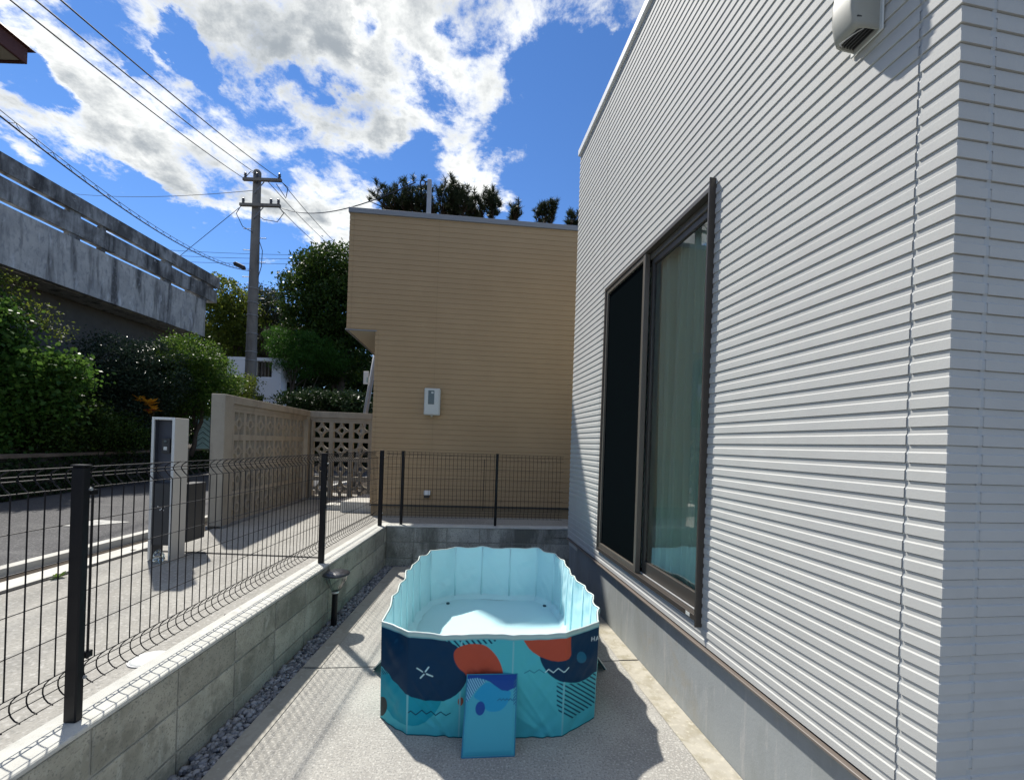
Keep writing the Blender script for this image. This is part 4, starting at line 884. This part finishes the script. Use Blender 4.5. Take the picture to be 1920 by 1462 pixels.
# croton
t=thing('croton_plant','yellow-orange croton tuft among the dark shrubs','plant',(-8.0,9.6,1.03))
mb=MB(); mb.tube([(-8.1,9.6,1.0),(-8.02,9.5,1.6),(-8.0,9.35,2.1)],[.03,.022,.012],6); mb.tube([(-8.02,9.5,1.6),(-7.86,9.35,2.0)],[.02,.01],6); obj('stem',mb,M['bark'],t)
def rosette(c,n,l,asp=.42):
    v=[];f=[]
    for i in range(n):
        a=i*2.4; e=rng.uniform(.1,1.1); d=Vector((math.cos(a)*math.cos(e),math.sin(a)*math.cos(e),math.sin(e))); s=d.cross(Vector((0,0,1))).normalized(); L=l*rng.uniform(.7,1.15); w=L*asp/2; nn=s.cross(d); k=len(v)
        c_=Vector(c); v+= [c_,c_+d*L*.35+s*w*.8,c_+d*L*.7+s*w-nn*L*.05,c_+d*L-nn*L*.16,c_+d*L*.7-s*w-nn*L*.05,c_+d*L*.35-s*w*.8]; f.append(tuple(range(k,k+6)))
    return v,f
V=[];Fa=[]
for c,n,l in (((-8.0,9.35,2.08),16,.24),((-8.12,9.3,2.16),9,.2),((-7.86,9.32,1.98),12,.2),((-7.93,9.3,1.9),8,.18)):
    v,f=rosette(c,n,l); k=len(V); V+=v; Fa+=[tuple(i+k for i in q) for q in f]
obj('leaves',(V,Fa),M['leaf_croton'],t)
v,f=rosette((-7.90,9.28,1.93),7,.13); obj('red_leaves',(v,f),M['leaf_croton_red'],t)
# weed by the gutter
v,f=rosette((-3.42,3.25,G),12,.06); o=obj('weed',([tuple(p) for p in v],f),M['leaf_bright'],loc=(-3.42,3.25,G)); tag(o,'tiny green weed growing at the gutter joint beside the driveway','weed')
# teal gate
t=thing('metal_gate','pale teal metal gate panels between the bush and the breeze block wall','gate',(-8.7,13,1.08))
gf=frame((-9.05,12.2),(.75,.9)); 
mb=MB(); mb.cbox(0,.34,0,.03,1.08,2.02,.004,gf); obj('panel',mb,M['teal'],t); mb=MB(); mb.cbox(.37,.72,0,.03,1.08,2.0,.004,gf); obj('panel',mb,M['teal'],t)
mb=MB()
for i in range(6): mb.tube([gf(0,-.01,1.12+i*.15),gf(.17,-.01,1.27+i*.15)],.006,5); mb.tube([gf(.34,-.01,1.12+i*.15),gf(.17,-.01,1.27+i*.15)],.006,5)
obj('lattice',mb,M['cable'],t)
mb=MB(); mb.cbox(.345,.365,-.01,.04,1.05,2.08,.003,gf); obj('gate_post',mb,M['greytrim'],t)
# ------------------------------------------------------------------ old concrete building
cb=thing('concrete_building','mould-stained concrete building with three tiered parapet beams above the shrubs','building',(-12,11,G))
cl=lambda Y:-10.45-.02*(Y-8.75)
def beam(Y0,Y1,z0,z1,thick=.16,out=0):
    b=MB(); n=14
    return b.box8([(cl(Y0)-thick+out,Y0,z0),(cl(Y0)+out,Y0,z0),(cl(Y1)+out,Y1,z0),(cl(Y1)-thick+out,Y1,z0),(cl(Y0)-thick+out,Y0,z1),(cl(Y0)+out,Y0,z1),(cl(Y1)+out,Y1,z1),(cl(Y1)-thick+out,Y1,z1)])
E0=EYE; YE=14.85
obj('parapet_slab',beam(6.9,YE-.35,E0+3.30,E0+4.50,.18),M['oldconc'],cb)
b=beam(6.9,YE,E0+4.60,E0+5.03,.16,.02); b.box(cl(YE)-1.0,cl(YE)+.02,YE+.001,YE+.16,E0+4.60,E0+5.03); obj('parapet_beam',b,M['dirtyconc'],cb)
b=beam(6.9,YE+.1,E0+5.14,E0+5.50,.16,.04); b.box(cl(YE)-1.0,cl(YE)+.04,YE+.101,YE+.26,E0+5.14,E0+5.50); obj('parapet_beam',b,M['dirtyconc'],cb)
for k,(y0,y1) in enumerate(((7.0,7.25),(9.95,10.2),(10.75,10.85),(12.75,13.0),(YE-.6,YE-.3))):
    for za,zb in ((4.501,4.599),(5.031,5.139)): b=MB(); b.box(cl(y0)-.15,cl(y0)-.01,y0,y1,E0+za,E0+zb); obj('spacer_block',b,M['dirtyconc'],cb)
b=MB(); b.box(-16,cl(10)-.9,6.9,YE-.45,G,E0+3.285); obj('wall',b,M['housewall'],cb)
b=MB(); b.box(-16,cl(10)-.19,6.9,YE-.40,E0+3.29,E0+3.46); obj('roof_slab',b,M['oldconc'],cb)
b=MB(); b.cbox(cl(10)-.91,cl(10)-.87,9.0,9.9,2.9,4.0,.01); w_=obj('window',b,M['boxdark'],cb)
b=MB(); b.cbox(cl(10)-.865,cl(10)-.84,9.0,9.9,3.98,4.06,.004); b.cbox(cl(10)-.865,cl(10)-.84,9.84,9.9,2.9,3.975,.004); obj('window_frame',b,M['greytrim'],w_)
# brown eaved house at the far left
t=thing('brown_eaved_house','house corner with dark brown fascia and cream soffit at the top left','house',(-10,4,G))
ez=EYE+6.01; 
b=MB(); b.cbox(-11.5,-8.26,7.00,7.05,ez-.02,ez+.24,.01); b.cbox(-8.259,-8.21,1.0,7.05,ez-.021,ez+.241,.01); obj('fascia',b,M['brownpaint'],t)
b=MB(); b.box(-11.5,-8.27,1.0,6.99,ez-.0,ez+.03); obj('soffit',b,M['soffit'],t)
b=MB(); b.box8([(-11.5,1,ez+.24),(-8.15,1,ez+.24),(-8.15,7.12,ez+.24),(-11.5,7.12,ez+.24),(-11.5,2.5,ez+1.4),(-9.5,2.5,ez+1.4),(-9.5,5.3,ez+1.4),(-11.5,5.3,ez+1.4)]); obj('roof',b,M['brownpaint'],t)
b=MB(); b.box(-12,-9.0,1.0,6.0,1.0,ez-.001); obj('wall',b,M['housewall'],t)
# ------------------------------------------------------------------ white stair building
t=thing('white_stair_building','streaked white concrete stair wall with a barred opening behind the utility pole','building',(-8.8,17,G))
def wx(u,Y): return direction(u,720).x*Y
YW=17.0
b=MB(); z=lambda v,u=480:EYE+direction(u,v).z*YW
x0,x1=wx(425,YW),wx(526,YW)
b.box(x0,x1,YW,YW+.25,z(676),z(670)); b.box(wx(509,YW),x1,YW,YW+.25,z(706),z(676)); b.box(x0,wx(477,YW),YW+.01,YW+.25,z(706),z(676)); b.box(x0,x1,YW,YW+.25,z(709),z(706))
b.box(wx(518,YW),x1,YW+.25,YW+1.2,z(709),z(670)); obj('upper_wall',b,M['oldwhite'],t)
b=MB(); b.box(wx(455,YW),wx(528,YW),YW-.05,YW+.4,z(741),z(709.5)); obj('middle_wall',b,M['oldwhite'],t)
b=MB(); b.box(wx(497,YW),wx(533,YW),YW-.1,YW+.6,G,z(741.5)); obj('lower_wall',b,M['oldwhite'],t)
b=MB()
for i in range(5): xx=wx(480,YW)+(wx(506,YW)-wx(480,YW))*i/4; b.cbox(xx-.02,xx+.02,YW+.1,YW+.14,z(706),z(676),.004)
obj('window_bars',b,M['housewall'],t)
# ------------------------------------------------------------------ utility pole and wires
PY=15.0
def at(u,v,Y): d=direction(u,v); return Vector((d.x*Y,Y,EYE+d.z*Y))
up=thing('utility_pole','tall grey concrete utility pole with two crossarms left of the beige house','utility pole',(at(470,745,PY).x,PY,G))
ptop=at(487,320,PY); pbot=at(469,760,PY); px=(ptop.x+pbot.x)/2+.0
ax_=lambda v:at(0,0,1) if False else None
mb=MB(); x_=at(476,520,PY).x; mb.tube([(x_,PY,G-.2),(x_,PY,4),(x_,PY,8),(x_,PY,ptop.z-.06),(x_,PY,ptop.z)],[.20,.175,.145,.125,.09],16); obj('pole',mb,M['pole'],up,smooth=True)
for (ul,vl,ur,vr) in ((457,336,529,341),(451,383,527,389)):
    a=at(ul,vl,PY-.16); c=at(ur,vr,PY-.16); z_=(a.z+c.z)/2; mb=MB(); mb.cbox(a.x,c.x,PY-.24,PY-.15,z_-.05,z_+.05,.006); arm=obj('crossarm',mb,M['pole'],up)
    mb=MB(); mb.tube([(x_,PY-.15,z_-.45),(x_+.35,PY-.17,z_-.06)],.018,6); obj('brace',mb,M['greytrim'],up)
    for u in ((460,482,524) if vl<350 else (456,508,522)):
        p=at(u,vl,PY-.19); mb=MB(); mb.lathe([(.02,0),(.05,.03),(.03,.06),(.055,.09),(.03,.12),(.05,.15),(.02,.19)],(p.x,PY-.19,z_+.05),10); obj('insulator',mb,M['porc'],up,smooth=True)
for k,v in enumerate((430,447,470,492,520,560)):
    z_=at(478,v,PY).z; s_=1 if k%2 else -1; mb=MB(); mb.tube([(x_+s_*.12,PY-.02,z_),(x_+s_*.40,PY-.02,z_)],.014,6); obj('step_bolt',mb,M['steel'],up)
for v in (542,568,592,626,660,676):
    z_=at(475,v,PY).z; mb=MB(); mb.tube([(x_+.182*math.cos(q),PY+.182*math.sin(q),z_) for q in np.linspace(0,6.2832,20)],.012,5,False); obj('band',mb,M['steel'],up)
for pts in (((453,384),(443,400),(455,425),(474,436)),((530,343),(540,352),(536,372),(518,345)),((524,390),(532,400),(520,416),(495,412),(485,405)),((486,452),(492,470),(490,500),(484,520)),((457,336),(470,322),(484,330),(482,345))):
    q=[at(u,v,PY-.2) for u,v in pts]; P=[]
    for i in range(13):
        s_=i/12*(len(q)-1); k=min(int(s_),len(q)-2); f_=s_-k; a,b_=q[k],q[k+1]; P.append(a.lerp(b_,f_))
    mb=MB(); mb.tube(P,.012,5); obj('jumper_wire',mb,M['cable'],up)
def wire(label,a,c,sag,r=.012,cat='cable',ext=1.0,wrap=False,grp=None,n=40):
    a=at(*a); c=at(*c); c=a+(c-a)*ext; pts=[]
    for i in range(n+1):
        t_=i/n; p=a.lerp(c,t_); p.z-=sag*4*t_*(1-t_); pts.append(p)
    mb=MB(); mb.tube(pts,r,5)
    if wrap:
        P=[]
        for i in range(n*6+1):
            t_=i/(n*6); p=a.lerp(c,t_); p.z-=sag*4*t_*(1-t_); P.append(p+Vector((.0,.03*math.sin(i*.9),.035+.035*math.cos(i*.9))))
        mb.tube(P,.0035,4); mb.tube([p+Vector((0,0,.068)) for p in pts],.005,5)
    o=obj('overhead_cable',mb,M['cable'],loc=tuple(a)); tag(o,label,cat,grp); return o
wire('leftmost of the three high cables running from the upper crossarm to the top left',(458,335,PY-.2),(28,0,5.0),.10,.011,ext=1.15)
wire('middle of the three high cables running from the pole top to the top left',(481,326,PY-.2),(75,0,5.0),.10,.011,ext=1.15)
wire('rightmost of the three high cables running from the upper crossarm to the top left',(522,334,PY-.2),(122,0,5.0),.10,.011,ext=1.15)
wire('thick wrapped cable bundle sagging from the left edge to the pole',(470,508,PY-.2),(0,205,5.0),.42,.011,ext=1.05,wrap=True)
t=thing('splice_closure','black cylindrical cable splice hanging on the bundle beside the pole','cable splice',tuple(at(448,497,PY-.2)))
mb=MB(); mb.tube([at(438,493,PY-.3),at(441,494.5,PY-.3),at(457,502,PY-.3),at(460,504,PY-.3)],[.03,.075,.075,.03],10); obj('closure',mb,M['cable'],t)
wire('straight service wire slanting down left from the lower crossarm behind the parapet',(448,390,PY-.2),(330,486,17),.0,.010,ext=1.2)
wire('upper cable leaving the pole down to the right behind the big tree',(529,342,PY-.2),(650,470,24),.2,.012,ext=1.3)
wire('middle cable leaving the upper crossarm down to the right',(500,338,PY-.2),(642,474,27),.25,.012,ext=1.2)
wire('lower cable leaving the lower crossarm down to the right',(524,390,PY-.2),(618,468,27),.25,.012,ext=1.4)
wire('service cable from the lower crossarm to the mast on the beige roof',(524,389,PY-.2),(779,342,7.4),.35,.011)
wire('thin faint wire reaching the pole from the left above the parapet',(478,357,PY),(110,357,24),.3,.010,ext=1.1)
for k,(va,vb) in enumerate(((468,478),(478,484),(489,492))):
    wire('%s of three thin distant wires crossing behind the pole'%('highest','middle','lowest')[k],(300,va,30),(700,vb,30),.15,.013,ext=1.0)
# ------------------------------------------------------------------ far trees
def far(name,label,blobs_px,Y,m,lsize,ncl,per,cs,dy=1.6,tr=.16,cat='tree',fill=.2,**kw):
    bl=[]
    for u,v,ru,rv in blobs_px:
        p=at(u,v,Y); bl.append((p.x,Y+random.uniform(-.6,.6),p.z,ru/800*Y,dy,rv/800*Y))
    c=bl[0]; base=(c[0],Y,G); return plant(name,label,cat,base,bl,ncl,per,cs,lsize,m,tr,fill=fill,**kw)
far('broadleaf_tree','rounded yellow-green tree behind the end of the concrete building',[(432,560,32,30),(418,600,30,30),(455,600,28,34),(440,640,40,30)],19,M['leaf_yel'],.13,560,26,.16)
far('conifer_tree','dark spiky-topped tree between the pole and the big tree',[(505,575,26,30),(528,600,26,26),(490,610,28,30),(540,630,30,30),(500,560,12,18)],22,M['leaf_pine'],.16,560,26,.16,asp=.25)
far('broadleaf_tree','big rounded dark green tree beside the beige house',[(640,520,62,48),(600,510,40,34),(590,570,46,44),(660,590,60,60),(575,620,42,50),(640,660,60,60),(690,540,50,60),(560,545,18,14)],20,M['leaf_far'],.13,2400,28,.17,2.0,.22)
far('cedar_tree','low bright green feathery cedar below the big tree',[(540,650,22,24),(565,645,22,24),(590,655,24,28),(560,680,44,30),(610,670,26,30)],17.5,M['leaf_cedar'],.12,560,30,.11,.8,.08,up=1.2,asp=.22)
far('bare_shrub','greyish brown leafless shrub behind the pole',[(500,640,36,22),(530,630,28,18),(480,655,22,26)],19.5,M['twig'],.28,240,18,.14,.8,.05,cat='shrub',up=.8,asp=.05)
far('undergrowth_shrub','low dark green shrub behind the corner of the breeze block wall',[(600,750,34,16),(640,752,36,18),(670,760,30,20),(570,755,26,14)],14,M['leaf_ivy'],.09,420,26,.10,.8,.03,cat='shrub')
# pines over the beige roof
def pine(label,tufts,Y,n):
    base=at(tufts[0][0],600,Y); t=thing('pine_tree',label,'tree',(base.x,Y,G),'pines behind the beige house')
    C=[];limb=[]
    for u,v,ru,rv in tufts:
        for _ in range(n):
            a=rng.uniform(0,6.28); r=rng.uniform(0,1)**.5; C.append((at(u+math.cos(a)*r*ru,v+math.sin(a)*r*rv,Y)+Vector((0,rng.uniform(-1,1),0))))
        limb.append(at(u,v+rv*.5,Y))
    V=[];ns=0
    vs=[]
    for c in C:
        k=70; d=rng.normal(size=(k,3)); d[:,2]=np.abs(d[:,2])+.25; d/=np.linalg.norm(d,axis=1)[:,None]; ax=np.array([rng.uniform(-.9,.9),rng.uniform(-.9,.9),1.0]); ax/=np.linalg.norm(ax)
        t0=rng.uniform(0,.26,(k,1)); s=np.cross(d,rng.normal(size=(k,3))); s/=np.linalg.norm(s,axis=1)[:,None]; p=np.array(c)+ax*t0; L=rng.uniform(.14,.24,(k,1)); w=.011
        vs.append(np.stack([p-s*w,p+s*w,p+d*L+s*w*.3,p+d*L-s*w*.3],1).reshape(-1,3))
    v=np.concatenate(vs); i=np.arange(len(v)//4)*4; obj('crown',(v,np.stack([i,i+1,i+2,i+3],1)),M['leaf_pine'],t)
    top=at(tufts[0][0],max(q[1]+q[3] for q in tufts),Y); mb=trunk('t',(base.x,Y,G-.1),(top.x,Y,top.z),.2,.09,limb,seed=3)
    for c in C[::2]: 
        l=min(limb,key=lambda q:(q-c).length); mb.tube([l,c],[.03,.015],4)
    obj('trunk',mb,M['bark'],t)
pine('tall pine whose crown shows behind the roof mast',[(740,385,32,26),(775,378,34,30),(815,395,40,20),(850,375,18,22),(865,390,22,22),(760,392,60,12),(830,394,60,12)],19,62)
pine('smaller pine crown right of the tallest one above the roof',[(905,398,26,14),(925,388,14,10),(890,405,20,8),(965,410,8,4)],20,44)
pine('small pine tip in the gap left of the white house roof line',[(1022,408,16,8),(1035,405,8,6),(1012,412,8,6)],21,26)
pine('smallest pine tip touching the white house edge above the beige roof',[(1070,420,12,8),(1085,425,10,7)],22,26)
# dense wood behind everything
pts=[]
for _ in range(42000):
    x=rng.uniform(-26,3); y=rng.uniform(25,29); h=5.6+(2.2 if x<-13 else 0)+1.6*mnoise.noise(Vector((x*.35,y*.1,0)))+.8*mnoise.noise(Vector((x*1.1,3,0))); z=G+h*rng.uniform(0,1)**.7; pts.append((x,y,z))
for _ in range(14000):
    x=rng.uniform(-11,-1.5); y=rng.uniform(17.5,21); z=G+rng.uniform(0,2.7+.6*mnoise.noise(Vector((x*.8,0,5)))); pts.append((x,y,z))
o=obj('woodland',leaves(np.array(pts),.30,asp=.8),M['wood_mass']); o['kind']='stuff'
